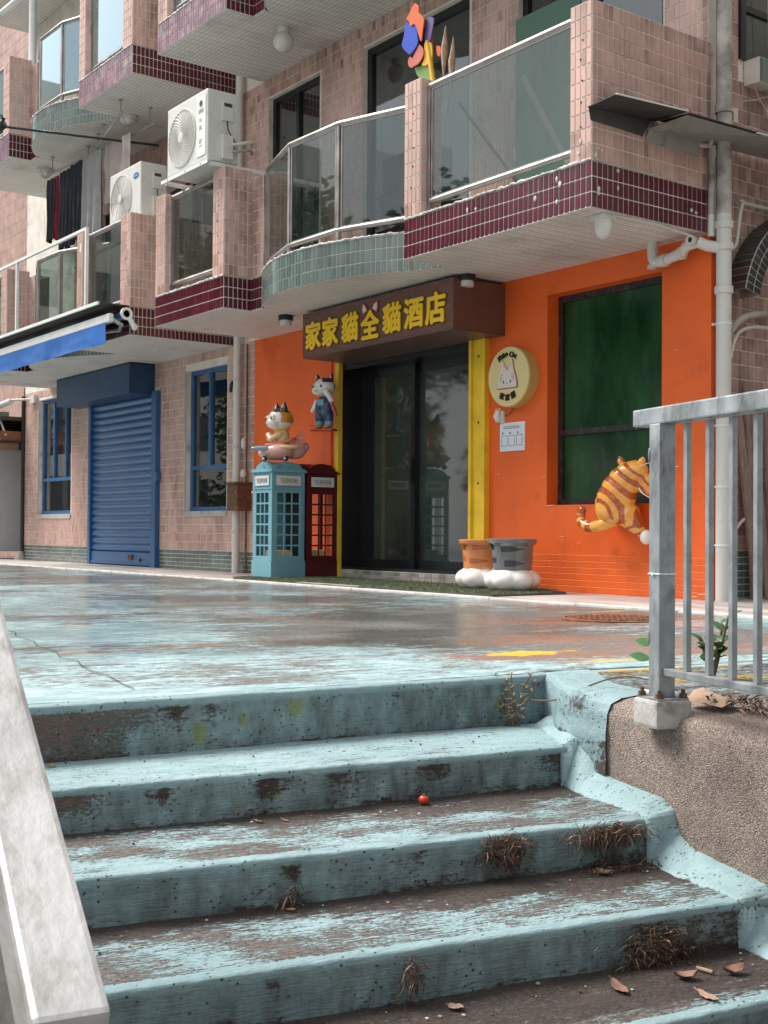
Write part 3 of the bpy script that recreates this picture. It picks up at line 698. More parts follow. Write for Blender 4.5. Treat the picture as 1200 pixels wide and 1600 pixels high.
tiles((-.03,.10,.02),(0,1,0),(0,0,1),1.35,.36,'tile_green',pw=.112,ph=.052)
# relief tiles at the foot of the orange wall
tiles((-2.50,0,.015),(1,0,0),(0,0,1),2.50,.31,'tile_orange',pw=.112,ph=.052,gap=.004,jit=.0001)
tiles((-6.60,0,.015),(1,0,0),(0,0,1),1.74,.31,'tile_orange',pw=.112,ph=.052,gap=.004,jit=.0001)

# -- balcony boxes, round bays, columns on each floor
def sealant(path, r=.011):
    P=[Vector(p) for p in path]; pts=[]
    for a,b in zip(P,P[1:]):
        n=max(2,int((b-a).length/.02))
        for i in range(n): pts.append(a.lerp(b,i/n))
    pts.append(P[-1])
    pts=[p+Vector((0,fbm(p.x*14,p.z,1)*.004,fbm(p.x*22,p.y*22,5)*.006)) for p in pts]
    g=B(); g.tube(pts,r,'white_sealant',n=7,radii=[max(.004,r*(1+.9*fbm(p.x*30,p.y*30,9))) for p in pts]); return g
RAIL_G='glass_rail'
def glass_rail(name, pts, z0, z1, posts=None, r=.028):
    """stainless rail over the points, glass between posts"""
    g=B(); g.tube([(x,y,z1) for x,y in pts],r,'stainless'); rail=bld.part(name,g); g=B(); g.tube([(x,y,z0) for x,y in pts],r*.85,'stainless'); bld.part('bottom_rail',g)
    for (x,y) in (posts or pts):
        q=B(); q.box(x-.018,x+.018,y-.018,y+.018,z0-.14,z1-.015,'stainless',bev=.003); bld.part('rail_post',q)
    for (a,b) in zip(pts,pts[1:]):
        a3=Vector((*a,0)); b3=Vector((*b,0)); d=(b3-a3).normalized(); L=(b3-a3).length
        U=d; V=Vector((0,0,1)); q=B(); e=.03
        q.prism([(e,z0+.02),(L-e,z0+.02),(L-e,z1-.02),(e,z1-.02)],.008,RAIL_G,O=a3,U=U,V=V); bld.part('glass_pane',q)
        q=B()
        for (u0,u1,w0,w1) in ((e,L-e,z0+.015,z0+.03),(e,L-e,z1-.035,z1-.02),(e,e+.014,z0+.03,z1-.035),(L-e-.014,L-e,z0+.03,z1-.035)):
            q.prism([(u0,w0),(u1,w0),(u1,w1),(u0,w1)],.016,'stainless',O=a3-Vector((-d.y,d.x,0))*-.004,U=U,V=V)
        bld.part('pane_frame',q)
def pillar(x0,x1,y0,y1,z0,z1,side=True,mat='tile_pink'):
    g=B(); g.box(x0,x1,y0,y1,z0,z1,'grout'); bld.part('pillar',g)
    tiles((x0,y0,z0),(1,0,0),(0,0,1),x1-x0,z1-z0,mat)
    if side: tiles((x1,y0,z0),(0,1,0),(0,0,1),y1-y0,z1-z0,mat)
def slab_box(x0,x1,yf,z,front='tile_maroon',side='tile_maroon',sidey=0):
    g=B(); g.box(x0,x1,yf,0,z+.012,z+.318,'grout'); g.box(x0,x1,yf-.003,0,z,z+.012,'soffit'); g.box(x0+.005,x1-.005,yf+.005,0,z+.318,z+.335,'concrete'); bld.part('balcony_slab',g)
    tiles((x0,yf,z),(1,0,0),(0,0,1),x1-x0,.32,front); tiles((x1,yf,z),(0,1,0),(0,0,1),sidey-yf,.32,side)
    bld.part('sealant_strip', sealant([(x0,yf-.002,z+.328),(x1+.004,yf-.002,z+.328)]))
BAY=[(-2.1,-.78),(-2.43,-.97),(-2.72,-1.13),(-3.05,-1.25),(-3.41,-1.33),(-3.85,-1.335),(-4.15,-1.28),(-4.45,-1.17),(-4.64,-1.07),(-4.715,-.98),(-4.72,-.9)]
def bay(z, pts, rows_mat='tile_green'):
    P=catmull([(x,y,0) for x,y in pts],8)
    n=len(P); back=[(p.x,0) for p in P]
    g=B()
    out=[(p.x,p.y) for p in P]; poly=out+[(P[-1].x,-.0),(P[0].x,-.0)]
    area=sum(poly[i][0]*poly[(i+1)%len(poly)][1]-poly[(i+1)%len(poly)][0]*poly[i][1] for i in range(len(poly)))
    if area<0: poly=poly[::-1]
    g.prism(poly,.012,'soffit',O=(0,0,z),U=(1,0,0),V=(0,1,0)); g.prism(poly,.310,'grout',O=(0,0,z+.012),U=(1,0,0),V=(0,1,0)); g.prism(poly,.012,'concrete',O=(0,0,z+.322),U=(1,0,0),V=(0,1,0))
    bld.part('bay_slab',g)
    # tiles along the arc
    d=[0]
    for a,b in zip(P,P[1:]): d.append(d[-1]+(b-a).length)
    L=d[-1]; nc=round(L/TP); 
    def at(s):
        for i in range(n-1):
            if d[i+1]>=s: return P[i].lerp(P[i+1],(s-d[i])/max(1e-6,d[i+1]-d[i]))
        return P[-1]
    for c in range(nc):
        a=at(L*c/nc); b=at(L*(c+1)/nc)
        if a.x>b.x: a,b=b,a
        U=(b-a).normalized(); V=Vector((0,0,1)); Nn=U.cross(V); w_=(b-a).length
        if (b-a).length<.02: continue
        for r in range(3):
            TILES.append((a+U*.003+V*(z+r*.1075+.003)+Nn*.0005,U,V,Nn,w_-.0065,.1075-.0065,rows_mat))
    bld.part('sealant_strip', sealant([(p.x,p.y-.003,z+.330) for p in P]))
glass('glass_film', (.45,.55,.56), 4.0, .02, .0, (.3,.33,.32), .05, (.66,.82,.86))
def floor_level(z, first):
    global RAIL_G
    RAIL_G='glass_rail' if first else 'glass_film'
    FR='tile_maroon' if first else 'tile_faded'
    if first or True:
        slab_box(-2.098,0,-1.253,z,'tile_maroon')
    bay(z,BAY); bay(z,[(-8.64+(x+2.1)*.862,y) for x,y in BAY])
    for ox in (0,-6.18):
        slab_box((-4.929 if ox==0 else -11.1),(-4.726 if ox==0 else -10.91),-1.03,z,'tile_maroon',sidey=-.9)
        slab_box(-6.45 if ox==0 else -12.9,-4.931 if ox==0 else -11.102,-1.35,z,FR,sidey=-1.03)
        pillar(-4.925+ox,-4.715+ox,-1.03,-.82,z+.33,z+1.34)
        # right pillar and flank of the projecting box
    g=B(); g.box(-8.63,-7.1,-1.35,0,z+.012,z+.318,'grout'); g.box(-8.63,-7.1,-1.353,0,z,z+.012,'soffit'); g.box(-8.62,-7.11,-1.34,0,z+.318,z+.33,'concrete'); bld.part('balcony_slab',g)
    tiles((-8.63,-1.35,z),(1,0,0),(0,0,1),1.53,.32,FR); tiles((-7.1,-1.35,z),(0,1,0),(0,0,1),1.35,.32,'tile_maroon')
    bld.part('sealant_strip', sealant([(-8.63,-1.352,z+.33),(-7.1,-1.352,z+.33)]))
    # box above the orange shop's left end: pillars
    h=z+1.42
    pillar(-6.45,-6.23,-1.35,-1.14,z+.33,h); pillar(-5.16,-4.93,-1.35,-1.03,z+.33,h)
    pillar(-8.63,-8.45,-1.35,-1.1,z+.33,h); pillar(-7.36,-7.1,-1.35,-.2,z+.33,h-.02)
    pillar(-11.33,-11.1,-1.35,-1.03,z+.33,h)
    g=B(); g.box(-4.98,-4.93,-1.03,-.9,z+.33,h-.1,'grout'); bld.part('flank_wall',g)
    zr0=z+.44; zr1=z+1.385
    glass_rail('handrail',[(-6.22,-1.26),(-5.17,-1.26)],zr0,zr1)
    glass_rail('handrail',[(-8.44,-1.26),(-7.37,-1.26)],zr0,zr1)
    for ox in (0,-6.18):
        glass_rail('handrail',[(-4.68,-1.0),(-3.88,-1.24),(-3.1,-1.22),(-2.13,-.90)] if ox==0 else [(-10.88,-1.0),(-10.2,-1.24),(-9.5,-1.22),(-8.66,-.90)],zr0,zr1)
    glass_rail('handrail',[(-12.4,-1.26),(-11.34,-1.26)],zr0,zr1)
floor_level(5.73, False); floor_level(2.73, True)
g=B(); g.box(-14,-6.5,-1.35,0,8.73,9.0,'soffit'); g.box(-6.5,0,-1.35,0,8.73,9.0,'soffit'); bld.part('roof_slab',g)
g=B(); g.box(-6.45,-4.93,-.25,0,2.74,2.9,'soffit'); 
# right-hand balcony of the first floor: pillars, end wall, rail
pillar(-2.1,-1.89,-1.253,-1.04,3.06,4.17)
g=B(); g.box(-.205,0,-1.253,-1.05,3.06,4.16,'grout'); g.box(-.12,0,-1.05,0,3.06,4.16,'grout'); bld.part('end_wall',g)
tiles((-.205,-1.253,3.06),(1,0,0),(0,0,1),.205,1.10,'tile_pink'); tiles((0,-1.253,3.06),(0,1,0),(0,0,1),1.253,1.10,'tile_pink')
glass_rail('handrail',[(-1.86,-1.18),(-.22,-1.18)],3.17,4.10)
g=B(); g.box(-.62,-.12,-.72,-.28,3.07,3.4,'grey_plastic'); bld.part('storage_box',g)
# second floor, over the globe lamp
pillar(-2.1,-1.89,-1.253,-1.04,6.06,7.1)

# -- windows
def window(x0,x1,z0,z1,y,frame,glassm,fw_=.05,vert=(),horiz=(),fd=.06,curtain=None,name='window',single_low=False):
    g=B(); 
    g.box(x0,x1,y,y+fd,z0,z0+fw_,frame); g.box(x0,x1,y,y+fd,z1-fw_,z1,frame)
    g.box(x0,x0+fw_,y,y+fd,z0+fw_,z1-fw_,frame); g.box(x1-fw_,x1,y,y+fd,z0+fw_,z1-fw_,frame)
    f=bld.part(name,g)
    xs=[x0+fw_]+[v for v in vert]+[x1-fw_]; zs=[z0+fw_]+list(horiz)+[z1-fw_]
    for v in vert: q=B(); q.box(v-fw_*.45,v+fw_*.45,y-.004,y+fd-.006,(horiz[0] if single_low else z0)+fw_*.46,z1-fw_,frame); o=q.build('mullion',f); relocate(o,bld.base)
    for v in horiz: q=B(); q.box(x0+fw_,x1-fw_,y-.008,y+fd-.01,v-fw_*.45,v+fw_*.45,frame); o=q.build('transom',f); relocate(o,bld.base)
    cells=[(a,b,c,d) for a,b in zip(xs,xs[1:]) for c,d in zip(zs,zs[1:])]
    if single_low: cells=[q for q in cells if q[2]>=horiz[0]]+[(xs[0],xs[-1],zs[0],zs[1])]
    for a,b,c,d in cells:
            q=B(); q.box(a,b,y+fd*.45,y+fd*.6,c,d,glassm); o=q.build('pane',f); relocate(o,bld.base)
    if curtain:
        q=B(); n=int((x1-x0)/.03); V=[];F=[]
        for i in range(n+1):
            xx=x0+.02+(x1-x0-.04)*i/n; yy=y+.16+.022*math.sin(i*1.35)+.012*fbm(i*.3,x0)
            V+=[(xx,yy,z0),(xx,yy+.01*math.sin(i*.9),z1)]
            if i: F.append((2*i-2,2*i,2*i+1,2*i-1))
        q.add(V,F,curtain,True); o=q.build('curtain',f); relocate(o,bld.base)
    return f
window(*OWIN[:2],*OWIN[2:],.13,'black_frame','glass_green',.055,horiz=(1.36,))
window(*WA,.06,'black_metal','glass_window',.06,vert=(-5.8,),curtain='curtain')
window(*WB,.06,'black_metal','glass_window',.075,vert=(-3.62,),curtain='curtain')
window(WC[0],WC[1],WC[2],WC[3],.06,'black_metal','glass_window',.06,vert=(-1.3,),curtain='curtain')
for h in (WA2,WD): window(*h,.06,'black_metal','glass_window',.05,vert=((h[0]+h[1])/2,))
for h in upper[5:]: window(*h,.06,'black_metal','glass_window',.05,vert=((h[0]+h[1])/2,),curtain='curtain_pale')
g=B(); g.box(-2.08,-1.30,-.05,-.03,3.08,5.0,'green_panel'); 
g.prism([(-2.0,4.45),(-1.96,4.50),(-1.36,3.55),(-1.40,3.50)],.012,'grey_plastic',O=(0,-.05,0)); bld.part('screen_panel',g)
window(*WR,.07,'blue_metal','glass_window',.055,vert=(-7.80,),horiz=(1.30,),single_low=True)
window(*WL,.07,'blue_metal','glass_window',.055,vert=(-12.9,-12.42),horiz=(1.30,),single_low=True)
for h in (WR,WL): g=B(); g.box(h[0]-.02,h[1]+.02,-.012,.003,h[2]-.07,h[2],'concrete'); g.box(h[0]-.03,h[0],-.006,.003,h[2],h[3],'concrete'); bld.part('window_surround',g)
# side-wall window with its tiled sill, and the arched tiled hood lower down
g=B(); g.box(-.02,.12,.42,1.6,3.93,4.12,'grout'); bld.part('side_sill',g)
tiles((.12,.42,3.93),(0,1,0),(0,0,1),1.0,.19,'tile_green',ph=.19)
g=B(); g.box(-.028,-.02,.40,1.5,4.13,5.2,'glass_door'); g.box(-.03,.0,.36,.42,4.13,5.2,'black_metal'); g.box(-.03,.0,.42,1.5,4.5,4.55,'black_metal'); bld.part('side_window',g)
# arched hood: arc in the YZ plane, standing .2 off the side wall
cy,cz,Rr=1.05,2.15,.86
g=B(); arc=[(cy-Rr*math.cos(R(a)),cz+Rr*math.sin(R(a))) for a in range(12,92,4)]
V=[];F=[]
for i,(y,z) in enumerate(arc):
    iy,iz=cy+(y-cy)*.80,cz+(z-cz)*.80
    V+=[(-.03,y,z),(.16,y,z),(.16,iy,iz),(-.03,iy,iz)]
    if i:
        b=4*(i-1); c=4*i
        F+=[(b,c,c+1,b+1),(b+1,c+1,c+2,b+2),(b+2,c+2,c+3,b+3)]
g.add(V,F,'grout_dark'); bld.part('arched_hood',g)
for i in range(len(arc)-1):
    (y0,z0),(y1,z1)=arc[i],arc[i+1]
    for f0,f1 in ((.995,.905),(.895,.805)):
        a=Vector((.16,cy+(y0-cy)*f1,cz+(z0-cz)*f1)); b=Vector((.16,cy+(y1-cy)*f1,cz+(z1-cz)*f1)); c=Vector((.16,cy+(y0-cy)*f0,cz+(z0-cz)*f0))
        U=(b-a).normalized(); V=(c-a).normalized(); TILES.append((a+U*.003,U,(V-U*V.dot(U)).normalized(),Vector((1,0,0)),(b-a).length-.006,(c-a).length-.004,'tile_dark'))
    a=Vector((-.02,y0,z0)); b=Vector((-.02,y1,z1)); V=(b-a).normalized(); TILES.append((a+V*.003,Vector((1,0,0)),V,Vector((1,0,0)).cross(V),.175,(b-a).length-.006,'tile_dark'))

# -- entrance: recessed black sliding doors, yellow posts, tiled step
DX0,DX1=-4.79,-2.56
g=B(); g.box(-4.80,-4.775,0.01,.34,.13,2.29,'black_metal'); g.box(DX0,DX1,.01,.36,2.2,2.29,'black_metal'); g.box(-2.58,-2.555,.01,.34,.13,2.29,'black_metal'); bld.part('door_reveal',g)
def door_leaf(x0,x1,y):
    g=B(); f=.055
    g.box(x0,x1,y,y+.045,.14,.22,'black_metal'); g.box(x0,x1,y,y+.045,2.11,2.2,'black_metal'); g.box(x0,x0+f,y,y+.045,.22,2.11,'black_metal'); g.box(x1-f,x1,y,y+.045,.22,2.11,'black_metal')
    o=bld.part('sliding_door',g); q=B(); q.box(x0+f,x1-f,y+.018,y+.026,.22,2.11,'glass_door'); p=q.build('pane',o); relocate(p,bld.base)
    return o
door_leaf(-4.62,-3.86,.24); 
d2=door_leaf(-3.93,-2.62,.29)
q=B(); q.box(-3.9,-3.87,.20,.24,1.0,1.25,'black_plastic',bev=.006); p=q.build('handle',d2); relocate(p,bld.base)
g=B(); g.box(-4.775,-4.62,.24,.30,.13,2.2,'black_metal'); g.box(DX0,DX1,.0,.36,.115,.14,'black_metal'); bld.part('door_track',g)
g=B(); g.box(DX0,DX1,.0,.30,.012,.113,'concrete'); bld.part('door_step',g)
tiles((DX0,0,.02),(1,0,0),(0,0,1),DX1-DX0,.09,'tile_grey',pw=.1,ph=.045)
def yellow_post(x0,x1,nm):
    g=B(); g.box(x0,x1,-.035,.0,.0,2.27,'yellow_paint'); g.box(x0,x0+.035,-.06,-.035,.0,2.27,'yellow_paint'); g.box(x1-.035,x1,-.06,-.035,.0,2.27,'yellow_paint')
    for z in (.35,.95,1.5,2.1): g.lathe([(.012,0),(.012,.008),(0,.012)],'gold_edge',10,c=((x0+x1)/2,-.035,z),axis='Y')
    bld.part(nm,g)
yellow_post(-2.68,-2.46,'door_post'); g=B(); g.box(-4.86,-4.79,-.05,0,0,2.27,'yellow_paint'); bld.part('door_post',g)

# -- blue roller shutter
sh=B(); sh.box(SH[0],SH[1],.065,.07,.012,SH[3],'blue_metal')
shutter=bld.part('roller_shutter',sh)
for a_,b_,c_ in ((SH[0]-.03,SH[0]+.05,-.03),(SH[1]-.10,SH[1]+.03,-.07)):
    q=B(); q.box(a_,b_,c_,.06,.012,SH[3],'blue_metal'); o=q.build('guide_rail',shutter); relocate(o,bld.base)
n=21; x0,x1=SH[0]+.05,SH[1]-.10; zb,zt=.20,2.34; hh=(zt-zb)/n
pr=[(.0,0),(-.006,.10),(-.022,.25),(-.030,.45),(-.028,.62),(-.016,.80),(-.002,.93),(0,1)]
V=[(x,.03+dy,h*hh) for x in (x0,x1) for dy,h in pr]; k=len(pr)
slat_me=bpy.data.meshes.new('slat'); slat_me.from_pydata(V,[],[(i,k+i,k+i+1,i+1) for i in range(k-1)]); slat_me.materials.append(MATS['blue_metal'])
for f in slat_me.polygons: f.use_smooth=True
slat_me.transform(Matrix.Translation(-bld.base))
for i in range(n):
    o=bpy.data.objects.new('slat',slat_me); COL.objects.link(o); o.parent=shutter; o.location=(0,0,zb+i*hh)
q=B(); q.box(x0,x1,-.005,.03,.03,.20,'blue_metal'); q.box(x0,x1,-.02,-.005,.03,.06,'blue_metal'); o=q.build('bottom_bar',shutter); relocate(o,bld.base)
q=B(); q.box(-9.95,-9.82,-.028,-.005,.10,.17,'rust_box',bev=.006); q.box(-9.62,-9.57,-.024,-.005,.08,.12,'black_plastic',bev=.004); o=q.build('lock',shutter); relocate(o,bld.base)
q=B(); q.box(-9.055,-8.98,-.08,-.02,1.15,1.28,'blue_metal',bev=.01); o=q.build('hinge_box',shutter); relocate(o,bld.base)
g=B(); g.box(-11.72,-9.21,-.37,-.0,2.32,2.715,'blue_dark',bev=.006); g.box(-11.725,-9.205,-.375,0,2.718,2.728,'black_metal'); bld.part('shutter_box',g)

# -- weathering: soiled tiles by canopy, sills and pillar feet; shade painted on the +X walls
def soil_and_shade(t):
    O,U,V,Nn,w_,h,m=t
    if m!='tile_pink': return t
    c=O+U*w_*.5+V*h*.5; p=.03; q=0; f=.5+.5*fbm(c.x*3+c.y*4,c.z*2.5,3)
    if c.x>-.02 and c.y<0:      # end wall: shade as duller colour, stains near the canopy
        p=1; q=.55 if 3.42<c.z<3.60 else (.30 if c.z>4.04 else .03)
        if c.y>-.15: q=max(q,.3)
    elif c.x>-.08 and c.y>=0: p=1; q=.45+.4*f  # side wall: shade put into the tile colour
    elif 3.0<c.z<3.20 and c.y<-.5: p=.5; q=.25
    elif 3.0<c.z<3.28: p=.4
    elif c.z>5.3 and c.z<5.8: p=.35; q=.08
    elif c.z<2.8: p=.06+.10*(f>.75)
    else: p=.03+.12*(f>.72)
    r=random.random()
    m='tile_soil_shade' if r<q else ('tile_dull' if r<p else m)
    return (O,U,V,Nn,w_,h,m)
TILES=[soil_and_shade(t) for t in TILES if random.random()>.0012 or t[6]!='tile_pink']
# -- emit tiles: the 300 that show largest are single objects, the rest one part
def area(t):
    O,U,V,Nn,w_,h,m=t; c=O+U*w_*.5+V*h*.5; v=CAM-c
    if v.dot(Nn)<=0: return 0
    x,y,z=project(c)
    if z<.2 or not(0<=x<=1200 and 0<=y<=1600): return 0
    a=[project(O),project(O+U*w_),project(O+V*h)]
    return abs((a[1][0]-a[0][0])*(a[2][1]-a[0][1])-(a[1][1]-a[0][1])*(a[2][0]-a[0][0]))
TILES.sort(key=area, reverse=True)
cache={}; grp={}
for t in TILES[:300]:
    O,U,V,Nn,w_,h,m=t; key=(round(w_,4),round(h,4),m)
    if key not in cache:
        z=Vector((0,0,0)); me=bpy.data.meshes.new('tile'); me.from_pydata([tuple(v) for v in tile_verts((z,Vector((1,0,0)),Vector((0,1,0)),Vector((0,0,1)),w_,h,m))],[],TF); me.materials.append(MATS[m]); cache[key]=me
    o=bpy.data.objects.new('tile',cache[key]); COL.objects.link(o); o.parent=bld.e
    T=Matrix((U,V,Nn)).transposed().to_4x4(); T.translation=O-bld.base; o.matrix_local=T
g=B()
for t in TILES[300:]:
    if (CAM-t[0]).dot(t[3])<=-1.5 and False: continue
    g.add(tile_verts(t),TF,t[6])
o=g.build('tile_field',bld.e); relocate(o,bld.base); tag(o,kind='stuff')
# paint blobs and stubs left on the balcony tiles
g=B()
for (x,z) in ((-.10,3.20),(-.12,3.12),(-.30,2.95),(-.33,2.99),(-.55,2.90),(-1.2,2.96),(-1.3,2.97),(-.33,2.83)):
    g=B(); g.ell((x,-1.259,z),(.014*random.uniform(.7,1.3),.008,.02*random.uniform(.7,1.4)),'white_sealant',sub=1); bld.part('mortar_blob',g)
for (y,z) in ((-1.20,3.14),(-1.16,3.13),(-1.22,3.09),(-1.19,2.86),(-1.0,3.02),(-1.0,2.90),(-.25,3.10),(-.22,2.87),(-.17,2.86),(-1.19,2.83)):
    g=B(); g.ell((.006,y,z),(.010,.013*random.uniform(.7,1.4),.018*random.uniform(.7,1.4)),'white_sealant',sub=1); bld.part('mortar_blob',g)
g=B()
for x in (-.10,-2.0,-5.05,-7.2): 
    for z in (3.3,3.47,3.62,3.77,3.9): g.lathe([(.007,0),(.006,.006),(0,.007)],'black_plastic',8,c=(x+random.uniform(-.02,.02),-1.262 if x>-3 else -1.358,z),axis='Y')
bld.part('drill_holes',g,kind='stuff')

# ================================================================== SIGNS
t=Thing('shop_sign',(-3.45,-.3,2.25),'dark wooden box sign with yellow Chinese lettering and cat ears over the shop entrance','sign')
g=B(); g.box(-4.635,-2.255,-.60,-.0,2.262,2.70,'wood_dark'); g.box(-4.635,-2.255,-.597,-.003,2.25,2.261,'wood_under'); t.part('box',g)
xs=[-4.42,-4.119,-3.784,-3.455,-3.116,-2.791,-2.483]
for ch,x in zip('家家貓全貓酒店',xs):
    g=B(); zc=2.462 if ch!='全' else 2.445; bold_text(g,ch,.285,(x,-.603,zc),'gold_edge',bold=.0155,n=10,extrude=.003); bold_text(g,ch,.285,(x,-.613,zc),'gold',bold=.0102,n=10,extrude=.004)
    t.part('character',g)
for sx,x,rot in ((1,-3.545,.35),(-1,-3.37,-.5)):
    g=B(); c,s=math.cos(rot),math.sin(rot)
    for k,(mt,y) in enumerate((('fig_red',-.604),('logo_white',-.612))):
        f=1-.3*k; P=[(-.045*f,-.04*f),(.045*f,-.04*f),(.035*f,.02*f),(0,.07*f),(-.035*f,.02*f)]
        g.prism([(c*a-s*b,s*a+c*b) for a,b in P],.008,mt,O=(x,y,2.60),U=(1,0,0),V=(0,0,1))
    t.part('cat_ear',g)
# round light-box sign
t=Thing('round_sign',(-2.07,0,1.60),'round cream light box with a white cat face and black lettering beside the shop door','sign')
cx,cz=-2.085,1.862; rr=.262
g=B(); g.lathe([(rr,0),(rr,-.112),(rr-.006,-.118),(0,-.118)],'cream',48,c=(cx,0,cz),axis='Y'); 
o=t.part('light_box',g)
g=B(); g.lathe([(rr+.003,-.001),(rr+.003,-.10)],'cream_side',48,c=(cx,0,cz),axis='Y'); t.part('rim',g)
g=B(); head=[(1.18*a_,1.08*b_) for a_,b_ in [(-.105,-.095),(.095,-.095),(.108,-.085),(.100,-.03),(.078,.04),(.066,.075),(.062,.125),(.052,.140),(.040,.125),(.022,.080),(-.022,.080),(-.040,.125),(-.055,.138),(-.064,.120),(-.068,.07),(-.082,.03),(-.112,-.05),(-.115,-.085)]]
g.prism([(a*1.03,b*1.0-.002) for a,b in head],.006,'logo_brown',O=(cx,-.118,cz),U=(1,0,0),V=(0,0,1)); g.prism([(a*.95,b*.95) for a,b in head],.012,'logo_white',O=(cx,-.119,cz),U=(1,0,0),V=(0,0,1))
for s in (-1,1):
    g.prism([(s*.034-.010,.083),(s*.034+.010,.083),(s*.05,.118)],.003,'fig_cream',O=(cx,-.131,cz),U=(1,0,0),V=(0,0,1))
    g.lathe([(.0085,0),(0,-.003)],'black_letter',12,c=(cx+s*.045-.0,-.1315,cz-.045),axis='Y')
    g.box(cx+s*.045-.006,cx+s*.045+.006,-.133,-.131,cz-.056,cz-.034,'black_letter')
    for k in (0,.02,.04): g.box(cx+s*(.078-k*.25)-.012,cx+s*(.078-k*.25)+.012,-.133,-.131,cz-.03+k,cz-.022+k,'fig_coral')
for k in (-.012,0,.012): g.box(cx+k-.003,cx+k+.003,-.133,-.131,cz+.055,cz+.08,'fig_coral')
g.lathe([(.006,0),(0,-.002)],'logo_brown',8,c=(cx-.004,-.1315,cz-.06),axis='Y')
t.part('cat_face',g)
word='Koko Cat'
for i,ch in enumerate(word):
    if ch==' ': continue
    a=(3.5-i)*.155; x=cx+.195*math.sin(-a); z=cz+.195*math.cos(a)
    g=B(); bold_text(g,ch,.066,(x,-.1225,z),'black_letter',bold=.0024,extrude=.004,rot=a); t.part('letter',g)
for i,ch in enumerate('家家貓'):
    a=(i-1)*.42; g=B(); bold_text(g,ch,.062,(cx+.175*math.sin(a),-.1225,cz-.180*math.cos(a)),'black_letter',bold=.0018,extrude=.004,rot=a*.8); t.part('letter',g)
# doorbell cat + cable
t=Thing('doorbell',(-2.29,0,1.50),'small white moulded cat doorbell under the round sign','doorbell')
me=sculpt([('e',(-2.30,-.045,1.565),(.030,.026,.028)),('e',(-2.30,-.04,1.515),(.036,.028,.036)),('e',(-2.322,-.04,1.597),(.008,.008,.014)),('e',(-2.280,-.04,1.597),(.008,.008,.014)),('e',(-2.322,-.06,1.535),(.012,.012,.020)),('e',(-2.28,-.06,1.520),(.012,.012,.018))],.005,2)
o=link('figure',me,t.e); o.data.transform(Matrix.Translation(-t.base))
g=B(); g.box(-2.29,-2.24,-.03,0,1.475,1.585,'white_plastic',bev=.004); t.part('back_plate',g)
g=B(); g.tube(catmull([(-2.13,-.03,1.61),(-2.14,-.02,1.575),(-2.19,-.012,1.55),(-2.24,-.012,1.54)]),.004,'rust'); t.part('cable',g)
# notice plaque (codes left out)
t=Thing('notice_plaque',(-2.14,0,1.22),'white square notice plaque with three small frames on the orange wall','plaque')
g=B(); g.box(-2.305,-1.985,-.012,0,1.222,1.475,'plaque_white',bev=.002); t.part('plate',g)
g=B()
for z,n in ((1.435,11),(1.420,12)):
    x=-2.255
    for i in range(n):
        l=random.uniform(.008,.018); g.box(x,x+l,-.0135,-.0118,z,z+.008,'ink_grey'); x+=l+.005
for cx2,mt in ((-2.245,'ink_grey'),(-2.150,'ink_grey'),(-2.052,'fig_coral')): g.box(cx2-.030,cx2-.010,-.0135,-.0118,1.372,1.392,mt)
for cx2,mt in ((-2.245,'ink_grey'),(-2.150,'ink_grey'),(-2.052,'rust')):
    w2=.038
    for a,b,c,d in ((-w2,w2,1.268,1.272),(-w2,w2,1.358,1.362),(-w2,-w2+.004,1.272,1.358),(w2-.004,w2,1.272,1.358)): g.box(cx2+a,cx2+b,-.0135,-.0118,c,d,mt)
t.part('print',g)

# paint chips and small scars on the orange wall
for i,(x,z,l) in enumerate(((-1.72,.735,.10),(-1.78,.98,.05),(-1.55,.47,.045),(-2.35,1.02,.03),(-.33,1.9,.025),(-1.35,.42,.03),(-.2,.03,.09),(-.1,.05,.07))):
    g=B(); pts=[(x+l*k/5,-.003,z+.004*fbm(k*.9,i,4)+.004*k/5) for k in range(6)]; g.tube(pts,.0025,'grout',n=5,radii=[.001,.003,.0035,.0025,.003,.001]); bld.part('paint_scar',g)

# ================================================================== LAMPS
def ceiling_lamp(x,y,z,label):
    t=Thing('ceiling_lamp',(x,y,z),label,'lamp','round downlights under the balconies')
    g=B(); g.lathe([(.045,0),(.075,0),(.078,-.006),(.078,-.05),(.060,-.054),(.0,-.054)][1:],'black_plastic',28,c=(x,y,z)); t.part('housing',g)
    g=B(); g.lathe([(.060,-.053),(.060,-.098),(.052,-.104),(0,-.104)],'lamp_glass',28,c=(x,y,z)); t.part('diffuser',g)
ceiling_lamp(-4.93,-.62,2.73,'black and white ceiling lamp left of the wooden shop sign')
ceiling_lamp(-2.24,-.46,2.73,'black and white ceiling lamp over the right end of the wooden sign')
t=Thing('bulkhead_lamp',(-.11,-1.02,2.73),'white egg-shaped lamp under the right balcony corner','lamp')
g=B(); g.box(-.175,-.045,-1.085,-.955,2.695,2.73,'white_plastic',bev=.008); t.part('base',g)
g=B(); g.lathe([(.060,0),(.062,-.02),(.062,-.05),(.055,-.09),(.038,-.122),(.015,-.136),(0,-.138)],'lamp_glass',28,c=(-.11,-1.02,2.697)); t.part('diffuser',g)
g=B(); g.box(-.16,-.145,-1.05,-1.0,2.645,2.652,'black_plastic'); g.tube([(-.045,-1.0,2.722),(-.02,-.6,2.722),(-.05,-.12,2.70)],.010,'white_plastic'); t.part('conduit',g)
t=Thing('globe_lamp',(-4.97,-.65,5.73),'white glass globe lamp under the second floor balcony','lamp')
g=B(); g.lathe([(.06,0),(.066,-.012),(.06,-.05),(.055,-.07)],'white_plastic',24,c=(-4.97,-.65,5.73)); t.part('fitting',g)
g=B(); g.ell((-4.97,-.65,5.575),(.108,.108,.108),'globe'); t.part('globe',g)
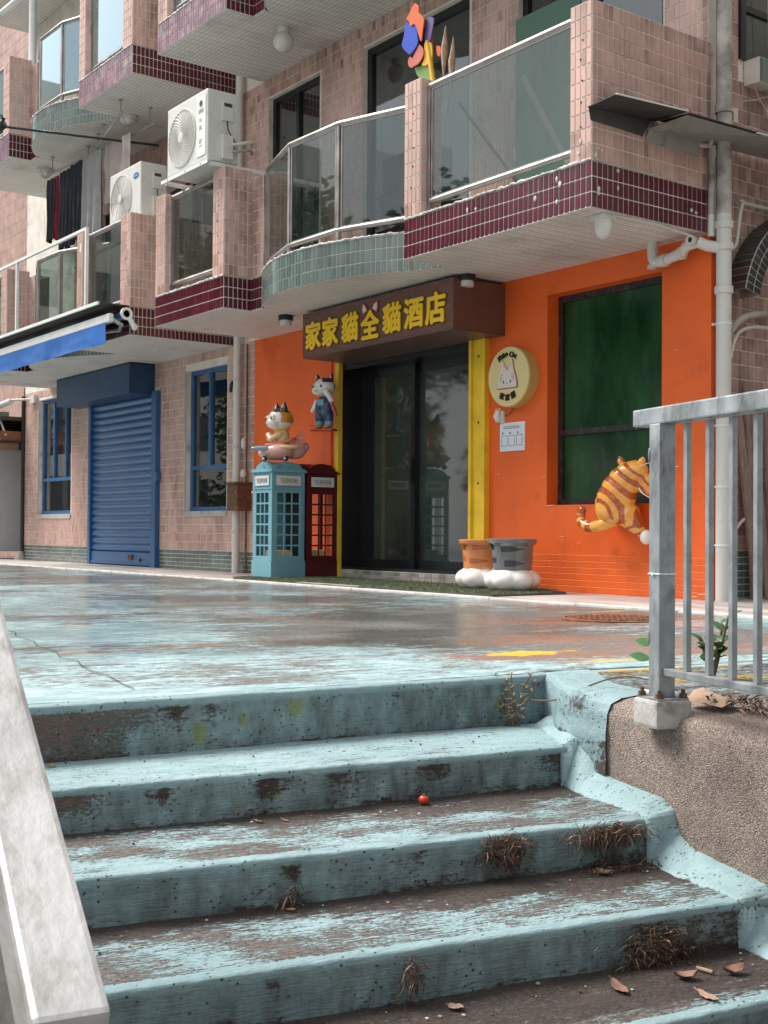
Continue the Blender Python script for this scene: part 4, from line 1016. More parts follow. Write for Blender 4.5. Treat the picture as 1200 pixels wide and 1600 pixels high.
for x,y,lb in ((-8.53,-.74,'round caged lamp under the balcony beside the upper clothes rods'),(-11.4,-.70,'round caged lamp at the far end of the clothes rods')):
    t=Thing('caged_lamp',(x,y,5.73),lb,'lamp','caged lamps over the clothes rods')
    g=B(); g.lathe([(.13,0),(.13,-.03),(.12,-.035)],'pvc',24,c=(x,y,5.73)); t.part('ring',g)
    g=B(); g.lathe([(.105,-.03),(.095,-.07),(.05,-.10),(0,-.11)],'lamp_glass',20,c=(x,y,5.73)); t.part('diffuser',g)
    g=B()
    for k in range(3):
        a=k*math.pi/3; g.tube([(x+.115*math.cos(a)*q,y+.115*math.sin(a)*q,5.73-.035-.09*(1-q*q)) for q in (-1,-.7,-.35,0,.35,.7,1)],.005,'grey_plastic',n=6)
    t.part('cage',g)

# ================================================================== AIR CONDITIONERS
def aircon(name,x0,x1,yf,z0,z1,depth,label,swirl,brand):
    t=Thing('air_conditioner',(( x0+x1)/2,yf+depth/2,z0),label,'air conditioner')
    g=B(); g.box(x0,x1,yf,yf+depth,z0,z1,'white_plastic',bev=.018); t.part('casing',g)
    H=z1-z0; r=min(H*.44,(x1-x0)*.33); cx=x0+r+.05; cz=z0+H*.48
    g=B(); g.lathe([(r+.008,-.001),(r+.006,-.012),(r-.004,-.012),(r-.006,-.002)],'white_plastic',48,c=(cx,yf,cz),axis='Y'); g.lathe([(r-.004,-.0015),(0,-.0015)],'grille',40,c=(cx,yf,cz),axis='Y'); t.part('fan_ring',g)
    g=B(); n=11 if swirl else 10
    for k in range(1,n+1):
        q=r*k/(n+.4); g.tube([(cx+q*math.cos(a*math.pi/18),yf-.014,cz+q*math.sin(a*math.pi/18)) for a in range(0,37)],.0032 if not swirl else .0014,'grille_wire',n=5,caps=False)
    if swirl:
        for k in range(32):
            a0=2*math.pi*k/32; g.tube([(cx+(.055+(r-.06)*q)*math.cos(a0+1.0*q),yf-.017,cz+(.055+(r-.06)*q)*math.sin(a0+1.0*q)) for q in (0,.25,.5,.75,1)],.0034,'grille_wire',n=5)
    else:
        for k in range(6):
            a0=2*math.pi*k/6; g.tube([(cx+.05*math.cos(a0),yf-.017,cz+.05*math.sin(a0)),(cx+r*math.cos(a0),yf-.017,cz+r*math.sin(a0))],.0035,'grille_wire',n=5)
    t.part('grille',g)
    g=B(); g.lathe([(.055 if swirl else .05,-.012),(.05,-.024),(0,-.027)],'white_plastic',24,c=(cx,yf,cz),axis='Y'); t.part('hub',g)
    px=cx+r+.02
    if swirl:
        g=B(); g.box(px+.008,x1-.03,yf-.007,yf,z0+.06,z1-.05,'white_metal',bev=.003); t.part('label_panel',g)
        lx=(px+x1-.02)/2
        g=B(); g.lathe([(.036,-.0085),(.036,-.0095),(.022,-.0095),(.022,-.0085)],'ink_grey',28,c=(lx,yf,z1-.13),axis='Y'); g.prism([(-.002,-.012),(.020,.004),(.032,.002),(.020,.016),(-.002,.014)],.003,'fig_red',O=(lx,yf-.008,z1-.135),U=(1,0,0),V=(0,0,1)); t.part('emblem',g)
        g=B(); put_text(g,brand,.056,(lx,yf-.0085,z1-.205),'ink_grey',extrude=.001,sx=.85); t.part('lettering',g)
        g=B(); 
        for z in (.29,.31,.36,.375,.39,.50,.515,.53,.56): g.box(lx-.035,lx+random.uniform(.005,.035),yf-.009,yf-.0078,z1-z,z1-z+.007,'ink_grey')
        t.part('print',g)
    else:
        lx=(px+x1)/2-.01
        g=B(); g.lathe([(1,-.004),(0,-.0045)],'blue_canvas',28,c=(0,0,0),axis='Y')
        g.v=[(lx+v[0]*.072,yf+v[1],z1-.15+v[2]*.036) for v in g.v]
        put_text(g,brand,.036,(lx,yf-.006,z1-.15),'white_metal',extrude=.001,sx=.9); t.part('emblem',g)
    # side service cover, cable and pipes on the +X side
    g=B(); g.box(x1,x1+.016,yf+depth*.45,yf+depth*.80,z1-.30,z1-.10,'white_plastic',bev=.004); g.box(x1+.014,x1+.018,yf+depth*.5,yf+depth*.75,z1-.155,z1-.12,'grille'); t.part('terminal_cover',g); g=B(); g.box(x1,x1+.05,yf+depth*.42,yf+depth*.75,z0+.03,z0+.27,'white_plastic',bev=.006); t.part('service_cover',g)
    g=B(); g.tube(catmull([(x1+.02,yf+depth*.6,z1-.30),(x1+.04,yf+depth*.6,z1-.40),(x1+.02,yf+depth*.85,z1-.50)]),.006,'black_plastic'); t.part('cable',g)
    g=B(); g.tube(catmull([(x1+.03,yf+depth*.65,z0+.17),(x1+.06,yf+depth*.95,z0+.20),(x1+.05,yf+depth*1.3,z0+.24),(x1-.05,yf+depth*1.5,z0+.24)]),.020,'pvc'); g.tube(catmull([(x1+.03,yf+depth*.65,z0+.10),(x1+.06,yf+depth*.95,z0+.13),(x1+.05,yf+depth*1.3,z0+.16),(x1-.05,yf+depth*1.5,z0+.16)]),.016,'grey_plastic'); t.part('pipe',g)
    return t
t=aircon('g',-5.90,-5.02,-1.50,4.21,4.93,.36,'large white air conditioner with a swirled fan grille on top of the balcony rail',True,'GREE')
g=B(); g.prism([(0,0),(1.02,0),(1.02,.035),(0,.035)],.006,'white_metal',O=(-6.0,-1.515,4.165),U=(1,0,0),V=(0,0,1)); g.box(-6.0,-4.98,-1.515,-1.475,4.196,4.202,'white_metal')
for x in (-5.85,-5.45,-5.12): g.lathe([(.006,0),(.005,-.006),(0,-.007)],'black_plastic',8,c=(x,-1.522,4.183),axis='Y')
g.box(-6.0,-5.96,-1.475,-.1,4.165,4.202,'white_metal'); g.box(-5.06,-5.02,-1.475,-.1,4.165,4.202,'white_metal'); t.part('bracket',g)
t=aircon('c',-8.20,-7.34,-1.12,4.16,4.82,.34,'smaller white air conditioner with concentric fan rings near the hanging clothes',False,'Carrier')
g=B(); g.box(-8.2,-8.16,-1.1,-.1,4.13,4.16,'galvanized'); g.box(-7.4,-7.36,-1.1,-.1,4.13,4.16,'galvanized'); t.part('bracket',g)

# ================================================================== PIPES
def collar(g,x,y,z,r,mat,h=.05): g.lathe([(r,-h/2),(r*1.22,-h/2+.004),(r*1.22,h/2-.004),(r,h/2)],mat,20,c=(x,y,z))
t=Thing('drainpipe',(.10,.03,.0),'thick white drainpipe running up the right corner of the building','pipe')
g=B(); g.tube([(.10,.03,.012),(.10,.03,2.86)],.056,'white_plastic',n=20); 
for z in (2.30,2.62,2.78): collar(g,.10,.03,z,.056,'white_plastic',.06)
t.part('lower_pipe',g)
g=B(); g.tube([(.10,.03,2.86),(.10,.03,9.0)],.056,'pvc_aged',n=20); collar(g,.10,.03,3.64,.056,'pvc_aged',.07); t.part('upper_pipe',g)
for z in (.42,.85,1.30,2.05): g=B(); g.lathe([(.058,-.008),(.062,-.006),(.062,.006),(.058,.008)],'zip_tie',20,c=(.10,.03,z)); g.box(.03,.05,-.02,.0,z-.008,z+.008,'zip_tie'); t.part('band',g)
g=B(); g.tube(catmull([(-.45,-.12,2.74),(-.45,-.12,2.66),(-.44,-.12,2.60),(-.40,-.12,2.575),(-.33,-.12,2.575)]),.042,'white_plastic',n=16); g.tube([(-.33,-.12,2.575),(-.17,-.12,2.60),(-.12,-.12,2.645),(-.03,-.11,2.66)],.040,'white_plastic',n=16); g.tube([(-.03,-.11,2.66),(.02,-.06,2.63),(.09,.0,2.61)],.042,'white_plastic',n=16)
for p in ((-.33,2.575),(-.17,2.60)): g.lathe([(.040,-.02),(.049,-.018),(.049,.018),(.040,.02)],'white_plastic',16,c=(p[0],-.12,p[1]),axis='X')
g.lathe([(.030,.0),(.036,-.03),(.0,-.031)],'white_plastic',16,c=(-.46,-.12,2.56)); t.part('trap',g)
g=B(); g.tube([(-.045,-.15,2.665),(-.035,-.19,2.665)],.036,'white_plastic',n=16); g.lathe([(.020,-.001),(0,-.002)],'black_plastic',14,c=(-.034,-.192,2.665),axis='Y'); t.part('open_branch',g)
g=B(); g.tube([(.03,-.03,2.70),(.03,-.03,2.86)],.026,'white_plastic',n=12); g.tube([(.03,-.03,2.86),(.055,-.05,3.35)],.025,'pvc_aged',n=12); collar(g,.055,-.05,3.30,.025,'pvc_aged',.06); g.tube([(.055,-.05,3.34),(.04,-.06,3.37),(-.02,-.2,3.36)],.022,'pvc_aged',n=10); g.tube([(.05,-.07,3.36),(.12,-.12,3.42)],.018,'pvc_aged'); t.part('side_pipe',g)
g=B(); g.tube(catmull([(.11,.08,2.62),(.11,.16,2.66),(.10,.22,2.90),(.09,.27,2.99),(.06,.34,3.0),(.03,1.2,3.02)]),.014,'pvc',n=8); t.part('conduit',g)
g=B(); g.tube(catmull([(.12,.08,2.00),(.10,.22,2.10),(.08,.40,2.16),(.04,.70,2.20),(.03,1.3,2.22)]),.026,'pvc_aged',n=10); g.tube(catmull([(.12,.08,1.80),(.10,.18,1.98),(.08,.36,2.06),(.04,.66,2.09)]),.014,'pvc',n=8); t.part('branch_pipe',g)
t=Thing('slim_downpipe',(-6.87,-.08,0),'slim pale downpipe between the blue window and the orange wall','pipe')
g=B(); g.tube([(-6.87,-.08,.012),(-6.87,-.08,9)],.045,'white_plastic',n=16); t.part('pipe',g)
for z in (.5,1.5,2.3,4.4): g=B(); collar(g,-6.87,-.08,z,.045,'pvc',.035); t.part('collar',g)
t=Thing('thin_standpipe',(-6.72,-.03,0),'thin dark standpipe with a cable beside the orange wall edge','pipe')
g=B(); g.tube([(-6.72,-.03,.012),(-6.72,-.03,2.7)],.012,'rust_box'); t.part('pipe',g)
g=B(); g.tube(catmull([(-6.95,-.02,2.28),(-7.02,-.06,2.28),(-7.02,-.08,2.16)]),.02,'black_plastic'); t.part('tap',g)
t=Thing('letter_box',(-6.78,-.16,.74),'small rusty brown letter box on the wall beside the blue phone box','letter box')
g=B(); g.box(-6.88,-6.63,-.20,-.02,.74,1.05,'rust_box',bev=.006); t.part('box',g); g=B(); g.box(-6.89,-6.62,-.22,-.01,1.05,1.075,'rust_box'); t.part('lid',g)
g=B(); g.ell((-6.60,-.14,1.17),(.035,.035,.05),'white_plastic'); g.ell((-6.60,-.14,1.52),(.03,.03,.07),'white_plastic'); t.part('float_ball',g)
# orange painted meter box and conduit
t=Thing('meter_box',(-5.18,-.07,1.65),'small orange painted junction box on the wall beside the cat in overalls','junction box')
g=B(); g.box(-5.30,-5.10,-.13,0,1.64,1.755,'orange_paint',bev=.004); t.part('box',g)
g=B(); g.box(-4.995,-4.975,-.018,0,.9,1.60,'orange_paint'); g.box(-4.995,-4.975,-.018,0,2.08,2.7,'orange_paint'); t.part('conduit',g)

# ================================================================== RUSTY CANOPY ON THE END WALL
t=Thing('metal_canopy',(.2,-.6,3.4),'rusty sheet metal canopy fixed to the end wall of the right balcony','canopy')
def sheet(P,mat,th=.006):
    g=B(); P=[Vector(p) for p in P]; n=(P[1]-P[0]).cross(P[2]-P[0]).normalized()*th; g.add(P+[p+n for p in P],[(0,1,2,3),(7,6,5,4),(0,4,5,1),(1,5,6,2),(2,6,7,3),(3,7,4,0)],mat); return g
t.part('dark_sheet',sheet([(.003,-1.30,3.40),(.22,-1.26,3.435),(.30,-.62,3.43),(.003,-.62,3.44)],'sheet_dark'))
t.part('flashing',sheet([(.003,-1.27,3.32),(.003,-.75,3.31),(.012,-.68,3.43),(.012,-1.30,3.40)],'sheet_dark'))
t.part('edge_strip',sheet([(.222,-1.26,3.437),(.236,-1.26,3.437),(.312,-.62,3.432),(.30,-.62,3.432)],'white_metal'))
t.part('pale_sheet',sheet([(.003,-.72,3.36),(.30,-.62,3.405),(.42,.05,3.36),(.003,.05,3.40)],'sheet_pale'))
t.part('pale_flap',sheet([(.003,-.73,3.28),(.003,-.15,3.28),(.02,-.12,3.39),(.02,-.70,3.365)],'sheet_pale'))
t.part('long_sheet',sheet([(.003,.05,3.395),(.42,.05,3.36),(.62,1.2,3.36),(.003,1.2,3.42)],'sheet_pale'))
t.part('bright_edge',sheet([(.42,-.02,3.368),(.445,-.02,3.362),(.65,1.2,3.362),(.62,1.2,3.368)],'white_metal'))
t.part('dark_top',sheet([(.02,-.60,3.445),(.32,-.62,3.415),(.43,.05,3.372),(.02,.05,3.43)],'sheet_dark'))
# coiled cable on the side wall
g=B()
for k in range(7):
    c=Vector((.05+.01*k,.72+.012*random.uniform(-1,1),3.75+.02*random.uniform(-1,1))); rr=.12-.004*k
    g.tube([(c.x,c.y+rr*.8*math.cos(a*math.pi/10),c.z+rr*math.sin(a*math.pi/10)) for a in range(21)],.004,'white_plastic',n=5,caps=False)
g.tube(catmull([(.05,.62,3.75),(.05,.5,3.85),(.05,.45,3.98),(.05,.6,4.02),(.05,.68,3.92),(.05,.5,3.83),(.05,.30,3.77)]),.003,'white_plastic',n=5); g.tube([(.06,.60,4.8),(.05,.63,4.2),(.05,.7,3.86)],.003,'white_plastic',n=5)
single('cable_coil',g,'coil of thin white cable hanging on the side wall near the thick drainpipe','cable coil')

# ================================================================== AWNING, POLES, LAUNDRY
t=Thing('retractable_awning',(-9.4,-1.5,2.9),'retracted blue canvas awning with a white front bar under the left balconies','awning')
g=B(); g.box(-12.8,-7.10,-1.72,-1.36,3.045,3.062,'sheet_dark'); t.part('cover_plate',g)
g=B(); g.box(-12.8,-7.10,-1.745,-1.72,3.03,3.065,'white_metal'); t.part('cover_edge',g)
g=B(); g.box(-12.8,-6.98,-1.66,-1.60,2.83,2.925,'white_metal',bev=.012); t.part('front_bar',g)
g=B(); g.tube([(-12.8,-1.47,2.92),(-6.95,-1.47,2.92)],.05,'blue_dark',n=14); t.part('fabric_roll',g)
V=[];F=[];n=120
for i in range(n+1):
    x=-12.7+5.62*i/n; sc=0.0
    for j in range(7):
        f=j/6; V.append((x,-1.655+.025*fbm(x*1.8,f*1.5,2)*f+.012*f*math.sin(x*5),2.835-f*(.235)-.012*fbm(x*2,3)*f))
    if i:
        for j in range(6): b=(i-1)*7+j; F.append((b,b+7,b+8,b+1))
g=B(); g.add(V,F,'blue_canvas',True); t.part('valance',g)
g=B(); g.tube([(-7.0,-1.60,2.86),(-6.95,-1.52,2.80),(-7.3,-1.38,2.80)],.022,'galvanized'); g.tube([(-7.3,-1.38,2.80),(-7.9,-1.5,2.82)],.02,'galvanized'); g.lathe([(.07,-.012),(.07,.012),(.042,.012),(.042,-.012),(.07,-.012)],'white_metal',24,c=(-6.93,-1.47,2.93),axis='X'); g.tube([(-6.93,-1.43,2.88),(-6.93,-1.38,2.80)],.03,'white_metal',n=10); g.ell((-6.93,-1.37,2.79),(.02,.04,.04),'white_metal',sub=2); t.part('folding_arm',g)
# white frame standing on the awning cover
t=Thing('rail_frame',(-7.78,-1.6,3.05),'white painted steel frame standing in front of the left bay balcony','frame')
g=B(); g.box(-12.4,-7.78,-1.60,-1.565,4.02,4.055,'white_metal'); t.part('top_bar',g)
for x in (-7.78,-10.05): g=B(); g.box(x-.035,x,-1.60,-1.565,3.06,4.02,'white_metal'); t.part('post',g)
# clothes rods
def rod(p,q,label,r=.014,mat='grey_plastic'):
    p=Vector(p);q=Vector(q); t=Thing('clothes_rod',p,label,'clothes rod')
    g=B(); g.tube([p,q],r,mat,n=8); t.part('rod',g)
    for f in (.05,.5,.95):
        c=p.lerp(q,f); g=B(); g.tube([c,c+Vector((0,0,5.73-c.z))],.008,mat,n=6); g.lathe([(.03,0),(.03,-.01),(.012,-.02)],mat,12,c=(c.x,c.y,5.73)); t.part('hanger',g)
rod((-10.1,-.62,5.55),(-7.9,-1.1,5.55),'front clothes rod hung under the balcony soffit')
rod((-10.9,-.86,5.50),(-7.9,-.66,5.50),'rear clothes rod with laundry hanging from it')
t=Thing('drying_pole',(-8.6,-.35,5.5),'long dark drying pole jutting out from the balcony with a lamp on its end','pole')
g=B(); g.tube([(-8.55,-.30,5.45),(-9.55,-3.2,5.52)],.016,'black_plastic',n=8); t.part('pole',g)
g=B(); g.tube([(-8.86,-2.22,5.50),(-8.88,-2.25,5.42)],.03,'black_plastic'); g.tube([(-8.86,-2.2,5.44),(-9.0,-2.33,5.33)],.06,'black_plastic',n=12); t.part('spot_lamp',g)
def cloth(name,x0,x1,y,z0,z1,mat,label,sleeve=0,fold=.03,seed=0):
    V=[];F=[];nx=24;nz=14
    for j in range(nz+1):
        f=j/nz
        for i in range(nx+1):
            u=i/nx; wx=1+(sleeve*.0); x=x0+(x1-x0)*u; 
            if sleeve and f<.35: x=(x0+x1)/2+(x-(x0+x1)/2)*(1+sleeve*(.35-abs(f-.18))*1.6)
            V.append((x,y+fold*math.sin(u*17+seed)*(.4+.6*f)+.5*fold*fbm(u*4,f*2,seed),z1-(z1-z0)*f+ (.03*math.sin(u*9+seed)*f)))
    for j in range(nz):
        for i in range(nx): b=j*(nx+1)+i; F.append((b,b+1,b+nx+2,b+nx+1))
    g=B(); g.add(V,F,mat,True); V2=[(a,b+.006,c) for a,b,c in V]; g.add(V2,[f[::-1] for f in F],mat,True)
    single(name,g,label,'laundry' if 'sheet' in name else 'shirt',base=((x0+x1)/2,y,z1))
cloth('hanging_shirt',-10.93,-10.62,-.86,4.55,5.42,'cloth_black','dark navy shirt hanging at the far left of the laundry rod',.5,seed=1)
cloth('hanging_towel',-10.60,-10.52,-.85,4.55,5.42,'cloth_red','narrow dark red garment hanging between two black shirts',0,seed=2)
cloth('hanging_shirt',-10.50,-10.18,-.84,4.35,5.44,'cloth_black','long black garment hanging right of the dark red one',.2,seed=3)
cloth('hanging_shirt',-10.16,-9.80,-.82,4.40,5.47,'cloth_black','black garment hanging directly left of the grey sheet',.1,seed=4)
cloth('hanging_sheet',-9.76,-9.20,-.80,4.22,5.48,'cloth_grey','long grey sheet hanging on the laundry rod',0,.05,seed=5)
cloth('hanging_sheet',-9.15,-8.35,-.76,4.75,5.50,'cloth_pale','short pale pinkish sheet hanging right of the grey one',0,.05,seed=6)
g=B(); g.tube(catmull([(-7.35,-.05,5.2),(-7.7,-.08,4.95),(-8.0,-.08,4.92),(-8.6,-.1,4.86)]),.02,'black_plastic'); single('black_hose',g,'black hose drooping along the wall above the smaller air conditioner','hose')
g=B(); g.box(-8.0,-7.4,-.03,.02,4.85,5.35,'black_metal'); single('vent_opening',g,'dark vent opening in the wall above the smaller air conditioner','vent')

# flower-shaped windmill and tassels behind the right balcony rail
t=Thing('windmill_decoration',(-1.98,-1.08,4.05),'big colourful petal windmill tied behind the right balcony rail','windmill')
def petal(P,mat,y,tilt=0):
    g=B(); c=catmull([(x,0,z) for x,z in P+P[:1]],4)[:-1]
    g.prism([(p.x,p.z) for p in c],.012,mat,O=(0,y,0),U=(1,0,0),V=(0,0,1)); t.part('petal',g)
def PX(x,y): # photo-measured outline, metres at the rail plane
    return (-2.16+(x-650)*.0085, 4.82-(y-20)*.0058-(x-650)*.002)
def pl(L): return [PX(600+a/10,b/10) for a,b in L]
petal(pl([(500,60),(560,110),(560,200),(640,300),(620,480),(600,620),(560,520),(500,360),(430,380),(400,300),(360,270),(410,200),(460,100)]),'petal_orange',-1.10)
petal(pl([(640,280),(720,275),(750,330),(720,500),(690,610),(620,610),(630,450)]),'petal_purple',-1.07)
petal(pl([(360,300),(420,370),(500,380),(520,480),(530,640),(430,770),(380,770),(280,650),(310,500),(325,380)]),'petal_blue',-1.09)
petal(pl([(540,650),(600,720),(600,820),(520,930),(420,950),(430,860)]),'petal_pink',-1.08)
petal(pl([(360,800),(420,850),(410,960),(350,940),(335,860)]),'petal_pink',-1.06)
petal(pl([(430,970),(660,940),(670,1190),(560,1160),(470,1080)]),'petal_green',-1.05)
petal(pl([(600,640),(700,640),(720,850),(640,950),(560,940),(600,850)]),'petal_yellow',-1.065)
petal(pl([(750,680),(810,700),(800,830),(760,800)]),'petal_orange',-1.04)
g=B(); g.tube([(-2.04,-1.07,4.55),(-1.90,-1.09,4.02)],.022,'petal_yellow'); g.tube([(-2.02,-1.05,4.6),(-1.98,-1.05,4.0)],.013,'fig_red'); t.part('stick',g)
for x,z in ((-1.84,4.62),(-1.74,4.50)):
    g=B(); g.tube([(x-.01,-1.05,z-.42),(x-.006,-1.05,z-.2),(x+.01,-1.05,z)],.02,'dry_plant',n=6,radii=[.006,.030,.003]); g.tube([(x-.02,-1.05,z-.42),(x-.06,-1.05,3.9)],.004,'dry_plant',n=5); t.part('pampas_head',g)
g=B(); g.tube([(-1.78,-.95,4.00),(-1.25,-.60,3.10)],.012,'plank',n=6); single('leaning_stick',g,'thin brown stick leaning behind the glass of the right balcony','stick')

# ================================================================== PHONE BOXES
def phone_box(x0,x1,y0,y1,H,mat,label):
    t=Thing('telephone_box',((x0+x1)/2,(y0+y1)/2,.012),label,'phone box')
    z0=.012; w_=x1-x0; d=y1-y0; e=.035
    g=B(); g.box(x0-.008,x1+.008,y0-.008,y1+.008,z0,z0+.19,mat,bev=.004); t.part('plinth',g)
    g=B()
    for (a,b) in ((x0,y0),(x1-e,y0),(x0,y1-e),(x1-e,y1-e)): g.box(a,a+e,b,b+e,z0+.19,H-.03,mat,bev=.003)
    t.part('corner_post',g)
    g=B(); g.box(x0+.006,x1-.006,y0+.006,y1-.006,H-.20,H-.03,mat); g.box(x0-.018,x1+.018,y0-.018,y1+.018,H-.03,H-.010,mat,bev=.004); g.box(x0-.006,x1+.006,y0-.006,y1+.006,H-.010,H+.004,mat); t.part('canopy',g)
    # segmental roof: arched pediment on each side
    g=B(); 
    arc=[(-w_/2+.015,0)]+[((w_/2-.015)*math.sin(a)/math.sin(R(62)),.075*(math.cos(a)-math.cos(R(62)))/(1-math.cos(R(62)))) for a in [R(-62+124*i/14) for i in range(15)]]+[(w_/2-.015,0)]
    g.prism(arc,d-.03,mat,O=((x0+x1)/2,y1-.015,H+.004),U=(1,0,0),V=(0,0,1))
    arc2=[(a*d/w_,b) for a,b in arc]; g.prism(arc2,w_-.034,mat,O=(x0+.017,(y0+y1)/2,H+.003),U=(0,1,0),V=(0,0,1)); t.part('domed_roof',g)
    g=B(); g.box(x0+.06,x1-.08,y0+.08,y1-.08,z0+.19,z0+.30,'fig_cream',bev=.03); g.box(x0+.02,x1-.02,y1-.012,y1-.006,z0+.19,H-.2,'inside_dark') if mat=='booth_blue' else None; t.part('contents',g)
    for face in ('front','side'):
        if face=='front': O=Vector((x0,y0,0));U=Vector((1,0,0));W=w_
        else: O=Vector((x1,y0,0));U=Vector((0,1,0));W=d
        V=Vector((0,0,1))
        q=B()
        def bar(u0,u1,v0,v1,th=.012,m=mat,off=0): q.prism([(u0,v0),(u1,v0),(u1,v1),(u0,v1)],th,m,O=O+U.cross(V)*(off-th),U=U,V=V)
        a0,a1=e,W-e; b0,b1=z0+.19,H-.20; f=.028
        bar(a0,a1,b0,b0+.05); bar(a0,a1,b1-.04,b1); bar(a0,a0+f,b0+.05,b1-.04); bar(a1-f,a1,b0+.05,b1-.04)
        bar(a0-.01,a1+.01,b0-.004,b0+.010,.010,mat,.008); bar(a0-.01,a1+.01,b1-.002,b1+.010,.010,mat,.008)
        door=t.part('door' if face=='side' else 'front_panel',q)
        q=B(); c0,c1,e0,e1=a0+f,a1-f,b0+.05,b1-.04
        for i in (1,2): u=c0+(c1-c0)*i/3; bar(u-.006,u+.006,e0,e1,.010,mat,-.001)
        for i in range(1,6): v=e0+(e1-e0)*i/6; bar(c0,c1,v-.008,v+.008,.010,mat,-.0015)
        o=q.build('glazing_bars',door); relocate(o,t.base)
        # fascia sign
        q=B(); m_=.05; q.prism([(m_,H-.165),(W-m_,H-.165),(W-m_,H-.065),(m_,H-.065)],.006,'booth_sign',O=O,U=U,V=V)
        o=t.part('sign_plate',q)
        q=B(); put_text(q,'TELEPHONE',.062,O+U*(W/2)+V*(H-.115)+U.cross(V)*.008,'ink_grey',U=U,V=V,extrude=.001,sx=.55 if W<.37 else .62,sy=1.1); p=q.build('lettering',o); relocate(p,t.base)
        q=B(); q.lathe([(.016,-.0),(.018,-.004),(.006,-.008)],mat,12,c=(0,0,0),axis='Y'); T=Matrix((U,-U.cross(V),V)).transposed().to_4x4(); T.translation=O+U*(W/2)+V*(H+.045); q.v=[tuple(T@Vector(v)) for v in q.v]; t.part('crest',q)
    # closing back panels
    g=B(); g.box(x0,x0+.010,y0+e,y1-e,z0+.19,H-.2,mat if mat=='booth_blue' else 'booth_red') if mat=='booth_blue' else None
    if mat=='booth_blue': t.part('back_panel',g)
    return t
t=phone_box(-5.17,-4.80,-.85,-.455,1.135,'booth_blue','pale blue miniature telephone box beside the orange wall with the aeroplane cat on its roof')
g=B(); g.box(-4.795,-4.79,-.50,-.49,.25,.95,'booth_blue'); g.ell((-5.13,-.88,.9),(.012,.012,.012),'white_plastic',sub=2); t.part('trim',g)
t=phone_box(-5.11,-4.80,-.425,-.045,1.13,'booth_red','dark red miniature telephone box tucked between the blue one and the yellow door post')

# ================================================================== CAT FIGURES
def fin(me,t,name='body'):
    o=link(name,me,t.e); o.data.transform(Matrix.Translation(-t.base)); return o
# -- calico cat in a pink aeroplane on the blue box (faces -X -Y, towards the street)
bx,by,bz=-4.93,-.66,1.215
t=Thing('aeroplane_cat',(bx,by,bz),'calico cat figure riding a pink toy aeroplane on top of the blue phone box','cat figure')
def loc(x,y,z): # figure frame: x = nose-to-tail direction (tail +), y = across towards the street, z up
    a=R(62); return Vector((bx+x*math.cos(a)+y*math.sin(a), by+x*math.sin(a)-y*math.cos(a), bz+z))
hd=loc(-.01,.03,.385)
me=sculpt([('e',loc(-.02,.0,.10),(.16,.20,.085),Matrix.Rotation(R(62),3,'Z').to_euler()),('e',loc(-.10,.0,.085),(.12,.11,.07)),('e',loc(.12,0,.11),(.11,.11,.085)),('e',loc(.20,0,.14),(.05,.06,.05))],.009,4,
   paint=lambda c,n: 0,mats=('fig_pink',)); fin(me,t,'fuselage')
def wing(name,c,r,mat,rot=62):
    g=B(); g.ell(c,r,mat,Matrix.Rotation(R(rot),3,'Z').to_euler()); t.part(name,g)
wing('front_wing',loc(-.17,.10,.115),(.115,.045,.024),'fig_blue'); wing('wing',loc(.05,.155,.125),(.105,.05,.022),'fig_cream')
g=B(); g.tube(catmull([loc(-.15,.10,.145),loc(-.08,.13,.145),loc(.02,.12,.175),(loc(.10,.10,.205)),loc(.13,.0,.215)]),.016,'fig_coral'); t.part('cockpit_rim',g)
g=B(); g.prism([(.0,0),(.09,.0),(.11,.06),(.10,.15),(.07,.17),(.03,.11)],.035,'fig_coral',O=loc(.10,.03,.13),U=(math.cos(R(62)),math.sin(R(62)),0),V=(0,0,1)); t.part('tail_fin',g)
g=B(); g.ell(loc(.17,.045,.215),(.035,.022,.012),'fig_cream',Matrix.Rotation(R(62),3,'Z').to_euler()); g.ell(loc(.17,.045,.185),(.04,.022,.011),'fig_blue',Matrix.Rotation(R(62),3,'Z').to_euler()); t.part('tail_stripe',g)
for p in (loc(-.16,.10,.022),loc(.03,.115,.028)):
    g=B(); g.ell(p,(.028,.028,.028),'fig_black'); g.ell(p+Vector((.012,-.016,0)),(.014,.014,.014),'fig_white',sub=2); t.part('wheel',g)
me=sculpt([('e',loc(0,0.02,.22),(.075,.075,.10)),('c',loc(-.02,.08,.245),loc(-.10,.10,.20),.030,.026),('c',loc(-.10,.10,.20),loc(-.12,.05,.24),.026,.028),('c',loc(-.03,-.06,.24),loc(-.11,-.03,.21),.030,.026)],.007,3,paint=lambda c,n:0,mats=('fig_cream',)); fin(me,t,'body')
g=B(); g.lathe([(.062,-.012),(.078,0),(.062,.012)],'gold',28,c=loc(0,.02,.292)); t.part('collar',g)
fwd=Vector((-math.cos(R(62)),-math.sin(R(62)),0))*.80+Vector((math.sin(R(62)),-math.cos(R(62)),0))*.35; fwd.normalize(); lat=Vector((-fwd.y,fwd.x,0))
